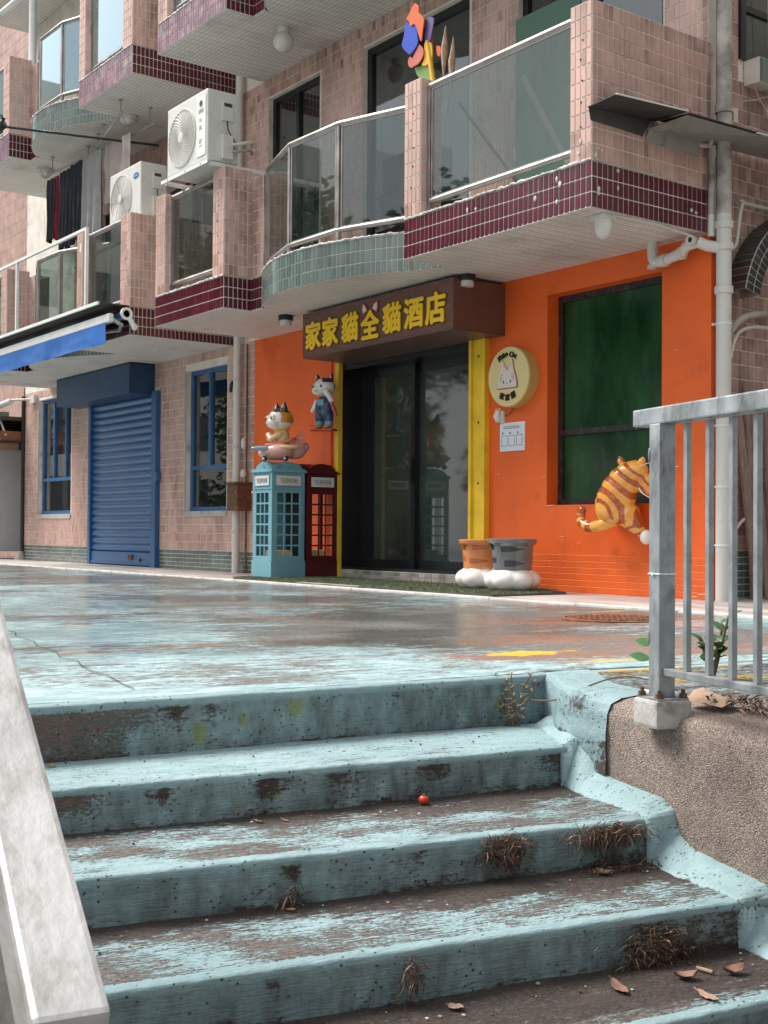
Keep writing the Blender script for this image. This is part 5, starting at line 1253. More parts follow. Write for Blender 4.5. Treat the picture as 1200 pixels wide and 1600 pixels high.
# face mostly turned to the left of the picture
fwd=Vector((-.10,-.98,0)).normalized(); lat=Vector((.98,-.10,0)).normalized()
ears=[hd+lat*.068+Vector((0,0,.085)),hd-lat*.068+Vector((0,0,.085))]
def cc(c,n):
    v=c-hd; f=v.dot(fwd); l=v.dot(lat); z=v.z
    if z>.058 and f<.085 and l>-.09: return 1
    if f<.050 and z>-.035: return 2
    return 0
me=sculpt([('e',hd,(.118,.118,.105)),('e',hd+fwd*.055+Vector((0,0,-.035)),(.085,.085,.060)),('c',ears[0],ears[0]+lat*.012+Vector((0,0,.065)),.036,.010),('c',ears[1],ears[1]-lat*.012+Vector((0,0,.065)),.036,.010)],.006,3,cc,('fig_white','fig_black','fig_gold')); fin(me,t,'head')
for s in (1,-1):
    p=hd+fwd*.100+lat*(.052*s)+Vector((0,0,.005)); g=B(); g.ell(p,(.026,.026,.034),'fig_white',sub=2); g.ell(p+fwd*.010,(.019,.019,.027),'gold',sub=2); g.ell(p+fwd*.014,(.016,.016,.024),'black_letter',sub=2); g.ell(p+fwd*.028+Vector((0,0,.010)),(.005,.005,.006),'fig_white',sub=1); t.part('eye',g)
    g=B()
    for k in (-1,0): g.tube([hd+fwd*.102+lat*(.075*s)+Vector((0,0,-.04+.014*k)),hd+fwd*.07+lat*(.112*s)+Vector((0,0,-.036+.022*k))],.0015,'black_letter',n=4)
    t.part('whisker',g)
    e=ears[0] if s==1 else ears[1]; g=B(); g.ell(e+fwd*.016+lat*(.008*s)+Vector((0,0,.022)),(.015,.015,.028),'fig_pink',sub=2); t.part('inner_ear',g)
g=B(); g.ell(hd+fwd*.140+Vector((0,0,-.020)),(.008,.008,.006),'fig_pink',sub=2); t.part('nose',g)
g=B(); g.tube([hd+fwd*.132+lat*.018+Vector((0,0,-.047)),hd+fwd*.140+lat*.008+Vector((0,0,-.052)),hd+fwd*.142+Vector((0,0,-.044)),hd+fwd*.140-lat*.008+Vector((0,0,-.052)),hd+fwd*.132-lat*.018+Vector((0,0,-.047))],.0018,'black_letter',n=5); t.part('mouth',g)

t.e.scale=(1.13,)*3

# -- cat in denim overalls on a little red board, fixed to the wall beside the door
cx,cyy,cz=-4.84,-.19,1.575
t=Thing('overalls_cat',(cx,cyy,cz),'black and white cat figure in denim overalls fixed on the orange wall','cat figure')
P=lambda x,y,z: Vector((cx+x,cyy+y,cz+z))
def den(c,n):
    z=c.z-cz
    if z<.075: return 1
    return 0
me=sculpt([('e',P(0,0,.235),(.105,.085,.12)),('e',P(0,0,.16),(.10,.085,.08)),('c',P(-.055,-.01,.14),P(-.055,-.01,.045),.052,.046),('c',P(.055,-.01,.14),P(.055,-.01,.045),.052,.046)],.008,3,den,('fig_denim','fig_denim_light')); fin(me,t,'overalls')
h2=P(.0,-.01,.435)
def bw(c,n):
    v=c-h2
    if v.z>.03 and (abs(v.x+.0)>.0): 
        return 1 if (v.z>.045+.06*(1-min(1,abs(v.x+.02)/.05)) or v.y>.02) else 0
    if v.x>.05 and v.y>.0 and v.z>-.02: return 1
    return 0
me=sculpt([('e',h2,(.122,.10,.105)),('e',h2+Vector((-.03,-.04,-.035)),(.09,.07,.06)),('c',h2+Vector((-.07,0,.085)),h2+Vector((-.085,0,.135)),.032,.009),('c',h2+Vector((.075,0,.08)),h2+Vector((.095,0,.135)),.032,.009)],.006,3,bw,('fig_white','fig_black')); fin(me,t,'head')
for s in (-1,1):
    p=h2+Vector((-.035+.05*s,-.098+.006*(s>0),.005)); g=B(); g.ell(p,(.018,.010,.020),'fig_white',sub=2); g.ell(p+Vector((0,-.006,0)),(.013,.008,.016),'black_letter',sub=2); g.ell(p+Vector((.004,-.013,.006)),(.004,.003,.004),'fig_white',sub=1); t.part('eye',g)
    g=B(); g.tube([h2+Vector((-.03+.055*s,-.098,-.04)),h2+Vector((-.03+.09*s,-.08,-.035))],.0015,'black_letter',n=4); t.part('whisker',g)
    g=B(); g.ell(h2+Vector((.085*s,-.022,.105)),(.013,.008,.022),'fig_pink',sub=2); t.part('inner_ear',g)
g=B(); g.tube([h2+Vector((-.06,-.108,-.045)),h2+Vector((-.045,-.112,-.052)),h2+Vector((-.032,-.112,-.045)),h2+Vector((-.018,-.112,-.052)),h2+Vector((-.005,-.108,-.045))],.002,'black_letter',n=5); g.ell(h2+Vector((-.032,-.112,-.030)),(.007,.005,.005),'fig_pink',sub=1); t.part('mouth',g)
me=sculpt([('c',P(.085,-.02,.30),P(.13,-.09,.29),.034,.030),('c',P(.13,-.09,.29),P(.085,-.12,.375),.030,.034)],.007,2,lambda c,n: 0,('fig_white',)); fin(me,t,'raised_arm')
me=sculpt([('c',P(-.09,-.01,.28),P(-.125,-.03,.19),.032,.026)],.007,2,lambda c,n:0,('fig_white',)); fin(me,t,'lowered_arm')
g=B(); g.tube([P(.125,-.085,.27),P(.16,-.06,.16),P(.165,-.05,.12)],.020,'fig_red',n=8); t.part('red_strap',g)
g=B(); g.box(cx-.04,cx+.04,cyy-.098,cyy-.085,cz+.235,cz+.30,'fig_denim_light',bev=.004); t.part('bib_pocket',g)
for x in (-.055,.055): g=B(); g.ell(P(x,-.035,.02),(.040,.062,.022),'fig_gold'); t.part('shoe',g)
g=B(); g.box(cx-.13,cx+.13,cyy-.08,cyy+.05,cz-.025,cz-.002,'fig_red',bev=.009); g.box(cx-.02,cx+.02,cyy+.04,cyy+.165,cz-.02,cz+.0,'orange_paint'); t.part('board',g); t.e.rotation_euler.z=R(27)

# -- orange tabby climbing the window sill, seen from behind
t=Thing('climbing_cat',(-.78,-.12,.73),'orange striped cat figure climbing the sill of the green window','cat figure')
def C(px,py,y=-.14):   # measured on the photograph, set on a plane y in front of the wall
    return Vector((-1.145+(px-908)*.00675, y, .676-(py-800)*.00490-(px-908)*.00062))
body=[('e',C(960,788,-.16),(.178,.13,.145)),('e',C(964,771,-.17),(.172,.135,.14)),('e',C(970,756,-.175),(.158,.13,.13)),('e',C(977,742,-.17),(.140,.12,.12)),('e',C(984,730,-.165),(.125,.11,.090)),
 ('e',C(989,726,-.15),(.120,.10,.082)),('c',C(970,713,-.16),C(967,708,-.16),.032,.016),('c',C(1001,711,-.16),C(1003,706,-.16),.032,.016),
 ('c',C(996,748,-.12),C(1018,770,-.03),.060,.045),('c',C(978,796,-.15),C(992,822,-.10),.105,.045),('c',C(950,798,-.12),C(942,785,-.05),.07,.06),('e',C(1004,740,-.11),(.068,.065,.058)),
 ('e',C(933,783,-.11),(.055,.06,.085))]
me_axis0=C(984,728); 
def stripes(c,n):
    o_=C(952,800); z=c.z-o_.z; x=c.x-o_.x
    rr=math.hypot(x,z); ang=math.atan2(z,x)
    bands=((.095,.130),(.175,.225),(.272,.318),(.362,.400),(.440,.462))
    if any(a<rr<b for a,b in bands) and -.35<ang<1.95 and not abs(ang-1.10)<.03*(rr>.43) and n.y<.4: return 1
    if c.x>-.74 and c.z<.60 and math.sin((c.z*1.0-c.x*.3)*105)>.45: return 1
    if c.x>-.58 and c.z>.78 and c.y>-.13 and math.sin((c.z*.4+c.x*1.2)*120)>.3: return 1
    return 0
me=sculpt(body,.0065,3,stripes,('tabby','tabby_stripe')); fin(me,t,'body')
tail=catmull([C(962,806,-.17),C(948,816,-.20),C(930,822,-.21),C(916,818,-.21),C(912,806,-.20),C(914,796,-.20)],10)
n=len(tail)
def seg(a,b,mat,nm):
    q=B(); r=[.056-.024*(k/(n-1)) for k in range(a,b+1)]; q.tube(tail[a:b+1],.04,mat,n=14,radii=r,caps=True); t.part(nm,q)
bounds=[0,18,23,27,32,36,41,n-8,n-1]; cols=['tabby','tabby_stripe','tabby','tabby_stripe','tabby','tabby_stripe','tabby','tabby_stripe']
q=B()
for k in range(8):
    a,b=bounds[k],bounds[k+1]; r=[.056-.024*(m/(n-1)) for m in range(a,b+1)]; q.tube(tail[a:b+1],.04,cols[k],n=14,radii=r,caps=False)
q.ell(tail[-1],(.028,.028,.028),'tabby_stripe'); t.part('tail',q)
g=B(); g.ell(C(1000,829,-.10),(.047,.05,.058),'paw_white'); t.part('hind_paw',g)
g=B(); g.box(C(1000,840).x-.022,C(1000,840).x+.022,-.03,-.002,C(1000,845).z-.02,C(1000,832).z,'stainless',bev=.004); g.lathe([(.009,-.031),(0,-.036)],'black_plastic',10,c=(C(1000,843).x,0,C(1000,843).z),axis='Y'); t.part('fixing_bracket',g)
g=B(); g.ell(C(1020,772,-.03),(.04,.05,.03),'paw_white'); t.part('front_paw',g)
g=B(); g.tube(catmull([C(1003,752,-.21),C(1012,763,-.2),C(1030,775,-.1)]),.0035,'white_metal',n=5); g.tube(catmull([C(1005,718,-.2),C(1012,712,-.15),C(1020,716,-.1),C(1040,715,-.05)]),.0035,'white_metal',n=5); t.part('tether_wire',g)

# ================================================================== PAW POTS + MAT
def paw_pot(x,y,r,h,mats,label):
    t=Thing('paw_pot',(x,y,.035),label,'plant pot'); z0=.036
    ps=[('e',(x,y,z0+.085),(r*1.0,r*1.0,.105)),('e',(x,y,z0+.05),(r*.97,r*.97,.055)),('e',(x,y,z0+.15),(r*.78,r*.78,.06))]
    for a in (-120,-66,-12,42): ps.append(('e',(x+r*.55*math.cos(R(a)),y+r*.55*math.sin(R(a)),z0+.080),(r*.56,r*.56,.088)))
    me=sculpt(ps,.009,9,lambda c,n:0,('paw_white',)); fin(me,t,'paw')
    prof=[(r*.74,.12),(r*.76,.165),(r*.76,.20),(r*.79,.28),(r*.82,.36),(r*.90,h-.045),(r*.95,h-.035),(r*.96,h-.006),(r*.92,h),(r*.84,h-.006),(r*.80,h-.08)]
    g=B(); g.lathe([(a,z0+b) for a,b in prof],mats[0],40,c=(x,y,0)); t.part('leg',g)
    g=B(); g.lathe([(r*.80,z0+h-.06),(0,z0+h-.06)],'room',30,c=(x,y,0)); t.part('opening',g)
    def rad(z): 
        zz=z-z0
        for (a,b),(c,d) in zip(prof,prof[1:]):
            if b<=zz<=d: return a+(c-a)*(zz-b)/(d-b)
        return r*.9
    for (a0,a1,zc,hh) in mats[2]:
        g=B(); V=[];F=[];n=14
        for i in range(n+1):
            a=R(a0+(a1-a0)*i/n); w2=hh*min(1,1.6*i/n) if True else hh
            for s in (-1,1):
                z=z0+zc+s*w2/2; q=rad(z)+.003; V.append((x+q*math.cos(a),y+q*math.sin(a),z))
            if i: F.append((2*i-2,2*i,2*i+1,2*i-1))
        g.add(V,F,mats[1],True); t.part('stripe',g)
    return t
paw_pot(-2.04,-.45,.205,.41,('paw_orange','paw_orange_dark',[(-150,-95,.345,.045),(-20,-70,.34,.04),(-150,-100,.25,.035),(-15,-80,.23,.04)]),'orange striped cat paw pot, left of the grey one, beside the shop door')
paw_pot(-1.60,-.50,.212,.42,('paw_grey','paw_black',[(-165,-105,.355,.055),(-5,-75,.335,.045),(-165,-95,.245,.04),(-5,-65,.22,.05)]),'grey cat paw pot with black stripes and white toes beside the orange wall')
t=Thing('turf_mat',(-3.0,-.6,.012),'thin artificial turf mat lying along the sidewalk in front of the shop','mat')
MO=[(-5.2,-1.06),(-1.20,-1.06) ,(-1.20,-.28),(-1.45,-.18),(-4.75,-.10),(-4.75,-.88),(-5.2,-.88)]
g=B(); g.prism(MO,.018,'turf_base',O=(0,0,.0125),U=(1,0,0),V=(0,1,0)); t.part('backing',g)
V=[];F=[]
def inpoly(x,y): return -5.2<x<-1.2 and -1.07<y<-.12 and not (x<-4.75 and y>-.88) and not (x>-1.45 and y>-.30)
for i in range(30000):
    x=random.uniform(-5.2,-1.2); y=-1.07+.95*random.random()**1.3
    if not inpoly(x,y): continue
    a=random.uniform(0,6.28); h=random.uniform(.010,.024); l=.010; dx,dy=.0028*math.cos(a),.0028*math.sin(a)
    b=len(V); V+=[(x-dx,y-dy,.028),(x+dx,y+dy,.028),(x+random.uniform(-l,l),y+random.uniform(-l,l),.028+h)]; F.append((b,b+1,b+2))
g=B(); g.add(V,F,'turf'); t.part('turf_blades',g,kind='stuff')
g=B(); g.box(-3.9,-2.9,-1.12,-.72,.0125,.030,'sidewalk',bev=.003); 
for k in range(40): g.box(-3.88+.025*k,-3.87+.025*k,-1.123,-1.112,.014,.028,'turf_base')
single('ribbed_mat',g,'thin grey ribbed rubber mat overlapping the turf mat by the shop step','mat')

# ================================================================== FENCE (right) AND HANDRAIL (left)
fa=R(-16.0); fb=Vector((3.47,-4.58,0))
FT=Matrix.Rotation(fa,4,'Z'); FT.translation=fb
fence=empty('railing',fb,'galvanised steel railing with thin bars on the parapet to the right of the steps','railing',rot=fa)
def fpart(name,g): o=g.build(name,fence); return o
g=B(); g.box(.028,.083,-.036,.019,.030,.820,'galvanized',bev=.004); fpart('post',g)
g=B(); g.box(-.062,2.2,-.036,.026,.818,.868,'galvanized',bev=.005); fpart('top_rail',g)
g=B(); g.box(.083,2.2,-.024,.012,.094,.116,'galvanized',bev=.003); fpart('bottom_rail',g)
bar_me=None
for i in range(16):
    x=.178+.104*i
    g=B(); g.box(-.0085,.0085,-.0085,.0085,.116,.813,'galvanized',bev=.0015)
    if bar_me is None: o=fpart('bar',g); bar_me=o.data
    else: o=bpy.data.objects.new('bar',bar_me); COL.objects.link(o); o.parent=fence
    o.location=(x,-.006,0)
g=B(); g.tube([(.027,-.037,.385),(.084,-.037,.385)],.0022,'zip_tie',n=6); g.tube([(.084,-.037,.385),(.084,.019,.385)],.0022,'zip_tie',n=6); g.box(.050,.058,-.042,-.036,.381,.389,'zip_tie'); fpart('zip_tie',g)
for z in (.73,.20): g=B(); g.ell((.030,-.036,z),(.005,.004,.022),'galvanized',sub=2); fpart('weld',g)
g=B(); g.box(-.003,.120,-.068,.052,-.055,.026,'stone_plinth',bev=.010); o=fpart('plinth',g)
g=B(); g.box(.004,.113,-.060,.045,.026,.031,'galvanized'); fpart('base_plate',g)
for (x,y) in ((.014,.034),(.100,-.046),(.014,-.048),(.100,.034)):
    g=B(); g.lathe([(.0,.055),(.006,.055),(.006,.044),(.011,.044),(.011,.033),(.014,.033),(.014,.030)][::-1],'bolt',6,c=(x,y,0)); fpart('bolt',g)
# left handrail, in the stairs frame
hr=empty('handrail',(0,0,0),'broad square steel handrail sloping down along the left side of the steps','handrail',rot=A)
p0=Vector((-5.98,-4.2,1.175-.03)); p1=Vector((-5.98,-6.195,.128-.03))
def bar_between(g,p,q,wx,wz,mat,bev=.006):
    d=(q-p); L=d.length; y=d.normalized(); x=Vector((1,0,0)); z=x.cross(y)
    T=Matrix((x,y,z)).transposed().to_4x4(); T.translation=(p+q)/2
    g.box(-wx/2,wx/2,-L/2,L/2,-wz/2,wz/2,mat,bev=bev,T=T)
g=B(); bar_between(g,p0,p1,.062,.060,'galvanized_rail'); g.build('top_rail',hr)
g=B(); g.box(-6.005,-5.965,-5.99,-5.95,-.86,.19,'galvanized_rail',bev=.004); g.build('post',hr)
g=B(); g.box(-6.005,-5.965,-4.60,-4.56,-.48,.92,'galvanized_rail',bev=.004); g.build('post',hr)
g=B(); bar_between(g,p0-Vector((0,0,.75)),p1-Vector((0,-.1,.62)),.04,.04,'galvanized_rail',.004); g.build('lower_rail',hr)

# ================================================================== SMALL THINGS ON THE GROUND
def W(t,s,z): return Vector((t*math.cos(A)+s*math.sin(A), t*math.sin(A)-s*math.cos(A), z))
def leaf(t,s,z,L,Wd,curl,rot,mat,label):
    V=[];F=[];n=8
    for i in range(n+1):
        u=i/n; w_=Wd*math.sin(math.pi*min(1,u*.96+.02))**.8
        for k in (-1,-.5,0,.5,1): V.append((L*(u-.5),w_*k*.5,curl*L*(4*(u-.5)**2)*.22+abs(k)*curl*Wd*.30+.003*fbm(u*5,k,rot)+.003))
    for i in range(n):
        for k in range(4): b=i*5+k; F.append((b,b+1,b+6,b+5))
    g=B(); g.add(V,F,mat,True); g.tube([(-L*.5,0,curl*L*.22),(-L*.72,.003,curl*L*.22+.004)],.0015,mat,n=5)
    g.v=[(a*.74,b*.74,c*.74) for a,b,c in g.v]; c=W(t,s,z+.002); o=g.build('dead_leaf'); o.location=c; o.rotation_euler=(random.uniform(-.15,.15),random.uniform(-.1,.1),rot); tag(o,label,'leaf')
leaf(-4.183,4.43,-.418,.055,.045,.7,.6,'dry_leaf_pale','curled pale leaf in front of the wad of dry grass on the third riser')
leaf(-4.451,4.86,-.540,.105,.040,.35,-.35,'dry_leaf','long folded red-brown leaf with a stalk on the lowest tread')
leaf(-4.268,4.87,-.540,.075,.055,.7,.9,'dry_leaf','crumpled dark brown leaf beside the cigarette end')
leaf(-4.301,4.985,-.540,.095,.035,.25,-.2,'dry_leaf_pale','speckled orange-tan leaf nearest the camera at lower right')
leaf(-4.845,4.80,-.540,.055,.045,.25,.2,'dry_leaf_pale','small oval tan leaf alone on the lowest tread')
leaf(-4.14,4.89,-.540,.075,.050,.8,1.2,'dry_leaf','folded brown leaf at the far right of the lowest tread')
leaf(-5.487,3.62,-.169,.035,.022,.5,.4,'dry_leaf_pale','tiny orange leaf at the left end under the top riser')
leaf(-5.00,3.985,-.294,.060,.018,.4,.1,'dry_leaf_pale','curled pink leaf against the foot of the second riser')
leaf(-5.06,4.375,-.418,.030,.022,.4,.7,'dry_leaf_pale','pale scrap of leaf at the foot of the third riser')
leaf(-4.93,4.0,-.294,.05,.012,.3,.0,'dry_leaf','narrow brown leaf lying on the second tread from the top')
g=B(); g.ell((0,0,.014),(.016,.015,.014),'berry'); g.lathe([(.003,.027),(.006,.030),(0,.031)],'straw',8); single('red_berry',g,'small red berry on the second tread','berry',loc=tuple(W(-4.484,3.965,-.294)))
g=B(); g.tube([(-.022,0,.006),(.022,.004,.007)],.005,'dry_leaf_pale',n=8); single('cigarette_end',g,'pale cigarette end on the lowest tread by the right wall','cigarette end',loc=tuple(W(-4.20,4.855,-.54)))
g=B()
for k in range(120):
    s_=random.choice((1,2,3,4)); tt=random.uniform(-5.7,-4.0); ss=STEP_S[s_]-(.02+.36*random.random()**2.2 if False else 0)
    back=STEP_S[s_-1]+.02+.10*abs(random.gauss(0,1)); c=W(tt,min(back,STEP_S[s_]-.06),STEP_Z[s_]+.003); r=random.uniform(.0015,.005)
    g.ell(c,(r*1.4,r,r*.7),random.choice(('dry_leaf_pale','straw','concrete','straw')),sub=1)
o=g.build('grit'); tag(o,kind='stuff')
def wad(name,t,s,z,n,spread,drop,label,mat='straw'):
    g=B()
    for i in range(int(n*2.2)):
        a=random.gauss(0,spread*.85); b=random.gauss(0,drop*.22); l=random.uniform(.012,.055); an=random.gauss(-1.2,.8)
        p=Vector((a,random.uniform(-.012,.012),b)); q=p+Vector((l*math.cos(an),random.uniform(-.014,.014),l*math.sin(an)*.9)); m=p.lerp(q,.5)+Vector((random.uniform(-.008,.008),-random.uniform(0,.012),.006))
        g.tube([p,m,q],.0018,mat if random.random()<.85 else 'dry_plant',n=4,radii=[.0006,random.uniform(.0007,.0019),.0004])
    o=g.build(name); o.location=W(t,s,z); o.rotation_euler=(0,0,A); tag(o,label,'debris')
# wads hang just proud of the risers
wad('dry_grass_wad',-4.455,4.365,-.335,170,.038,.10,'hanging wad of dry grass on the middle riser, left of the wide one')
wad('dry_grass_wad',-4.14,4.385,-.318,220,.070,.05,'wide ragged strip of dry roots along the top of the riser near the right end')
wad('dry_grass_wad',-4.265,4.76,-.500,260,.055,.10,'thick dark bunch of dead grass on the lowest full riser')
wad('dry_grass_wad',-4.10,4.42,-.412,70,.08,.03,'loose straws lying in the corner of the third tread')
wad('dry_grass_wad',-4.93,4.745,-.465,30,.012,.09,'thin strand of dead stalks on the lowest riser, left of the middle')
wad('dry_grass_wad',-5.06,4.345,-.39,22,.025,.09,'sparse crossed straws at the left part of the third riser')
# weed at the top riser and the bare twig over the corner
t=Thing('dead_weed',tuple(W(-3.885,3.50,-.168)),'dry brown weed standing in the corner below the top riser','weed')
for k in range(9):
    a=random.uniform(-.35,.35); H=random.uniform(.09,.185); base=W(-3.885+random.uniform(-.02,.02),3.50+random.uniform(-.01,.02),-.168)
    pts=[base+Vector((a*.05*i+.006*math.sin(i*2+k),a*.25*H*i/5,H*i/5)) for i in range(6)]
    g=B(); g.tube(pts,.0022,'stem',n=5)
    for p in pts[1:]:
        for q in range(4): d=Vector((random.uniform(-1,1),random.uniform(-1,1),random.uniform(-.2,.9))).normalized()*random.uniform(.008,.018); g.tube([p,p+d*.5,p+d],.001,'dry_plant',n=4,radii=[.0008,.0035,.0005])
    t.part('stalk',g)
g=B(); g.tube(catmull([W(-3.86,3.53,-.075),W(-3.84,3.70,-.055),W(-3.80,3.85,.012),W(-3.76,3.95,.045),W(-3.72,4.05,.040),W(-3.68,4.12,.018)]),.0028,'stem',n=6); single('bare_twig',g,'thin bare twig arching over the blue corner towards the railing post','twig')
# green plant behind the railing
t=Thing('small_plant',(3.17,-3.93,0),'small green leafy plant growing behind the railing bars','plant')
for k in range(8):
    a=k*.8; H=random.uniform(.10,.24); pts=[Vector((3.17+.05*math.cos(a)*i/4,-3.93+.05*math.sin(a)*i/4,H*i/4)) for i in range(5)]
    g=B(); g.tube(pts,.004,'stem',n=6); t.part('stem',g)
    for m in range(3):
        p=pts[4-m]; d=Vector((math.cos(a+m*2.1),math.sin(a+m*2.1),.9)).normalized(); s=d.cross(Vector((0,0,1))).normalized(); L=random.uniform(.05,.085)
        V=[];F=[]
        for i in range(6):
            u=i/5; w_=.022*math.sin(math.pi*(.06+.9*u))
            for q in (-1,0,1): V.append(p+d*L*u+s*w_*q+Vector((0,0,-.004*abs(q)-.02*u*u)))
            if i:
                b=3*(i-1); F+=[(b,b+1,b+4,b+3),(b+1,b+2,b+5,b+4)]
        g=B(); g.add(V,F,'green_leaf',True); t.part('leaf',g)
g=B()
for (cx2,cy2,cz2) in ((3.30,-4.40,.11),(3.34,-4.42,.16)):
    d=Vector((-.55,-.45,.1)); s=Vector((-.5,.5,.5)).normalized(); p=Vector((cx2,cy2,cz2)); V=[];F=[]
    for i in range(6):
        u=i/5; w_=.022*math.sin(math.pi*(.06+.9*u))
        for q in (-1,0,1): V.append(p+d*.09*u+s*w_*q)
        if i: b=3*(i-1); F+=[(b,b+1,b+4,b+3),(b+1,b+2,b+5,b+4)]
    g.add(V,F,'green_leaf',True)
g.tube([(3.30,-4.40,.11),(3.36,-4.38,.0)],.003,'stem',n=5); g.tube([(3.34,-4.42,.16),(3.36,-4.38,.0)],.003,'stem',n=5)
single('seedling',g,'two broad green leaves peeking out left of the railing post','seedling')
# fallen bark, roots and stones behind the railing
g=B()
for i in range(420):
    u=random.random(); c=W(-3.74+random.gauss(0,.022)-.02*u,4.36+.75*u,0)+Vector((0,0,.004+.035*random.random()*math.sin(math.pi*min(1,u+.2))))
    a=random.uniform(0,6.28); l=random.uniform(.012,.05); d=Vector((math.cos(a)*l,math.sin(a)*l*.6,random.uniform(-.012,.02)))
    g.tube([c,c+d*.5+Vector((0,0,.006)),c+d],.002,random.choice(('straw','straw','dry_plant')),n=4,radii=[.001,random.uniform(.002,.004),.001])
single('root_debris',g,'dark ridge of dead roots and straw along the parapet under the railing','debris')
g=B(); V=[];F=[]
for i in range(10):
    for j in range(7):
        u=i/9; v=j/6; p=W(-3.70-.10*v,4.30+.16*u,0); V.append(p+Vector((0,0,.012+.035*math.sin(v*2.6+.4)*(1-.5*u)+.006*fbm(u*4,v*4))))
        if i and j: b=i*7+j; F.append((b-8,b-7,b,b-1))
g.add(V,F,'dry_plant',True); single('bark_sheet',g,'curled sheet of fallen bark lying next to the railing plinth','bark')
for k,(t_,s_,z_,r,lb) in enumerate(((-3.76,4.07,.0,.016,'white pebble left of the railing post'),(-3.72,4.31,.0,.015,'white pebble right of the railing post'),(-3.66,4.02,.0,.012,'grey pebble behind the left bolt'),(-3.79,4.99,-.012,.013,'small white pebble at the right end of the parapet'))):
    g=B(); g.ell((0,0,r*.5),(r*1.3,r,r*.65),'paw_white' if k!=2 else 'concrete',sub=2); 
    g.v=[(a+.002*fbm(a*90,b*90),b+.002*fbm(b*90,c*90),c) for a,b,c in g.v]; single('pebble',g,lb,'pebble',loc=tuple(W(t_,s_,z_)))
# manhole cover
t=Thing('manhole_cover',(.90,-2.0,.0),'rusty round manhole cover in the painted plaza near the orange wall','manhole')
g=B(); g.lathe([(.30,.0),(.30,.008),(.275,.010),(.272,.005),(.262,.005),(.260,.011),(0,.011)],'rust',48,c=(.90,-2.0,0)); t.part('cover',g)
g=B()
for i in range(-5,6):
    for j in range(-5,6):
        if math.hypot(i,j)<5.2: g.box(.90+i*.046-.015,.90+i*.046+.015,-2.0+j*.046-.015,-2.0+j*.046+.015,.011,.015,'rust')
t.part('tread_studs',g)

# ================================================================== PLANKS, RIGHT SIDE
def plank(y,x,lean,h,w_,label,dx=0):
    a=Vector((x,y,.012)); b=Vector((x*.25+.015,y+lean,h)); g=B(); d=(b-a); L=d.length; z=d.normalized(); xx=Vector((1,0,0)); xx=(xx-z*xx.dot(z)).normalized(); yy=z.cross(xx)
    T=Matrix((xx,yy,z)).transposed().to_4x4(); T.translation=(a+b)/2; g.box(-.014,.014,-w_/2,w_/2,-L/2,L/2,'plank',bev=.003,T=T)
    single('plank',g,label,'plank',base=tuple(a))
plank(.44,.10,-.19,1.56,.075,'leftmost leaning weathered plank beside the thick drainpipe')
plank(.47,.06,-.06,1.66,.11,'broad weathered plank leaning behind the leftmost plank')
plank(.54,.12,-.10,1.46,.06,'grey plank at the right edge of the leaning stack')
plank(.64,.10,-.02,1.62,.09,'far plank partly outside the right edge of the picture')
g=B(); g.tube(catmull([(.05,.20,.5),(.06,.35,.62),(.05,.5,.45),(.05,.62,.5)]),.012,'pvc',n=7); single('loose_hose',g,'pale loose hose hanging behind the planks','hose')

# ================================================================== NEIGHBOUR, LEFT EDGE
nb=Thing('neighbour_building',(-18,.3,0),'dim neighbouring building with a brown canopy at the left edge','building')
g=B(); g.box(-24,-14.6,.9,1.1,0,12,'grout'); g.box(-15.4,-14.6,.5,.9,0,3.0,'room'); nb.part('wall',g)
NT=[]; keep=TILES; TILES=[]
tiles((-22,.9,0),(1,0,0),(0,0,1),7.4,11.5,'tile_dull',pw=.104,ph=.216)
g=B()
for q in TILES: g.add(tile_verts(q),TF,q[6])
o=g.build('tile_field',nb.e); relocate(o,nb.base); tag(o,kind='stuff')
g=B(); g.box(-17.5,-14.05,-.9,.9,2.0,2.12,'brown_canopy'); g.box(-17.5,-14.05,-.92,-.9,1.85,2.12,'brown_canopy'); g.box(-17.5,-14.05,-.95,-.85,2.12,2.16,'sheet_pale'); g.box(-17.5,-14.05,-.6,.9,2.30,2.36,'sheet_dark'); nb.part('canopy',g)
g=B(); g.box(-15.05,-14.1,.28,.32,.1,2.0,'brown_door'); g.box(-14.95,-14.2,.27,.28,.9,.92,'black_metal'); g.box(-14.95,-14.2,.27,.28,1.5,1.52,'black_metal'); nb.part('door',g)
g=B(); g.box(-17.4,-15.3,-.9,.2,2.45,2.55,'sheet_pale'); nb.part('ledge',g)
t=Thing('display_cabinet',(-14.85,-.1,0),'tall white cabinet on castors under the brown canopy at the left edge','cabinet')
g=B(); g.box(-15.3,-14.62,-.45,.2,.14,1.86,'fridge',bev=.02); t.part('body',g)
g=B(); g.box(-15.25,-14.95,-.46,-.45,.2,.95,'black_metal'); t.part('door_panel',g)
for x in (-15.2,-14.7): g=B(); g.lathe([(.05,-.02),(.05,.02)],'black_plastic',14,c=(x,-.40,.07),axis='Y'); t.part('castor',g)
t=Thing('corner_bracket_lamp',(-14.05,-.2,2.5),'white angled security camera on a bracket at the left corner of the building','camera')
g=B(); g.tube([(-13.95,-.25,2.60),(-14.35,-.42,2.50)],.05,'white_plastic',n=12); t.part('housing',g)
g=B(); g.tube([(-13.6,-.02,2.62),(-13.95,-.25,2.62)],.02,'pvc',n=8); g.box(-13.65,-13.45,-.06,-.0,2.55,2.68,'pvc'); t.part('bracket',g)
g=B(); g.tube([(-14.25,-.38,2.45),(-14.05,-.3,2.05),(-14.35,-.3,2.0)],.018,'white_plastic',n=7); g.tube([(-14.35,-.38,2.4),(-14.4,-.3,2.0)],.018,'white_plastic',n=7); t.part('strut',g)
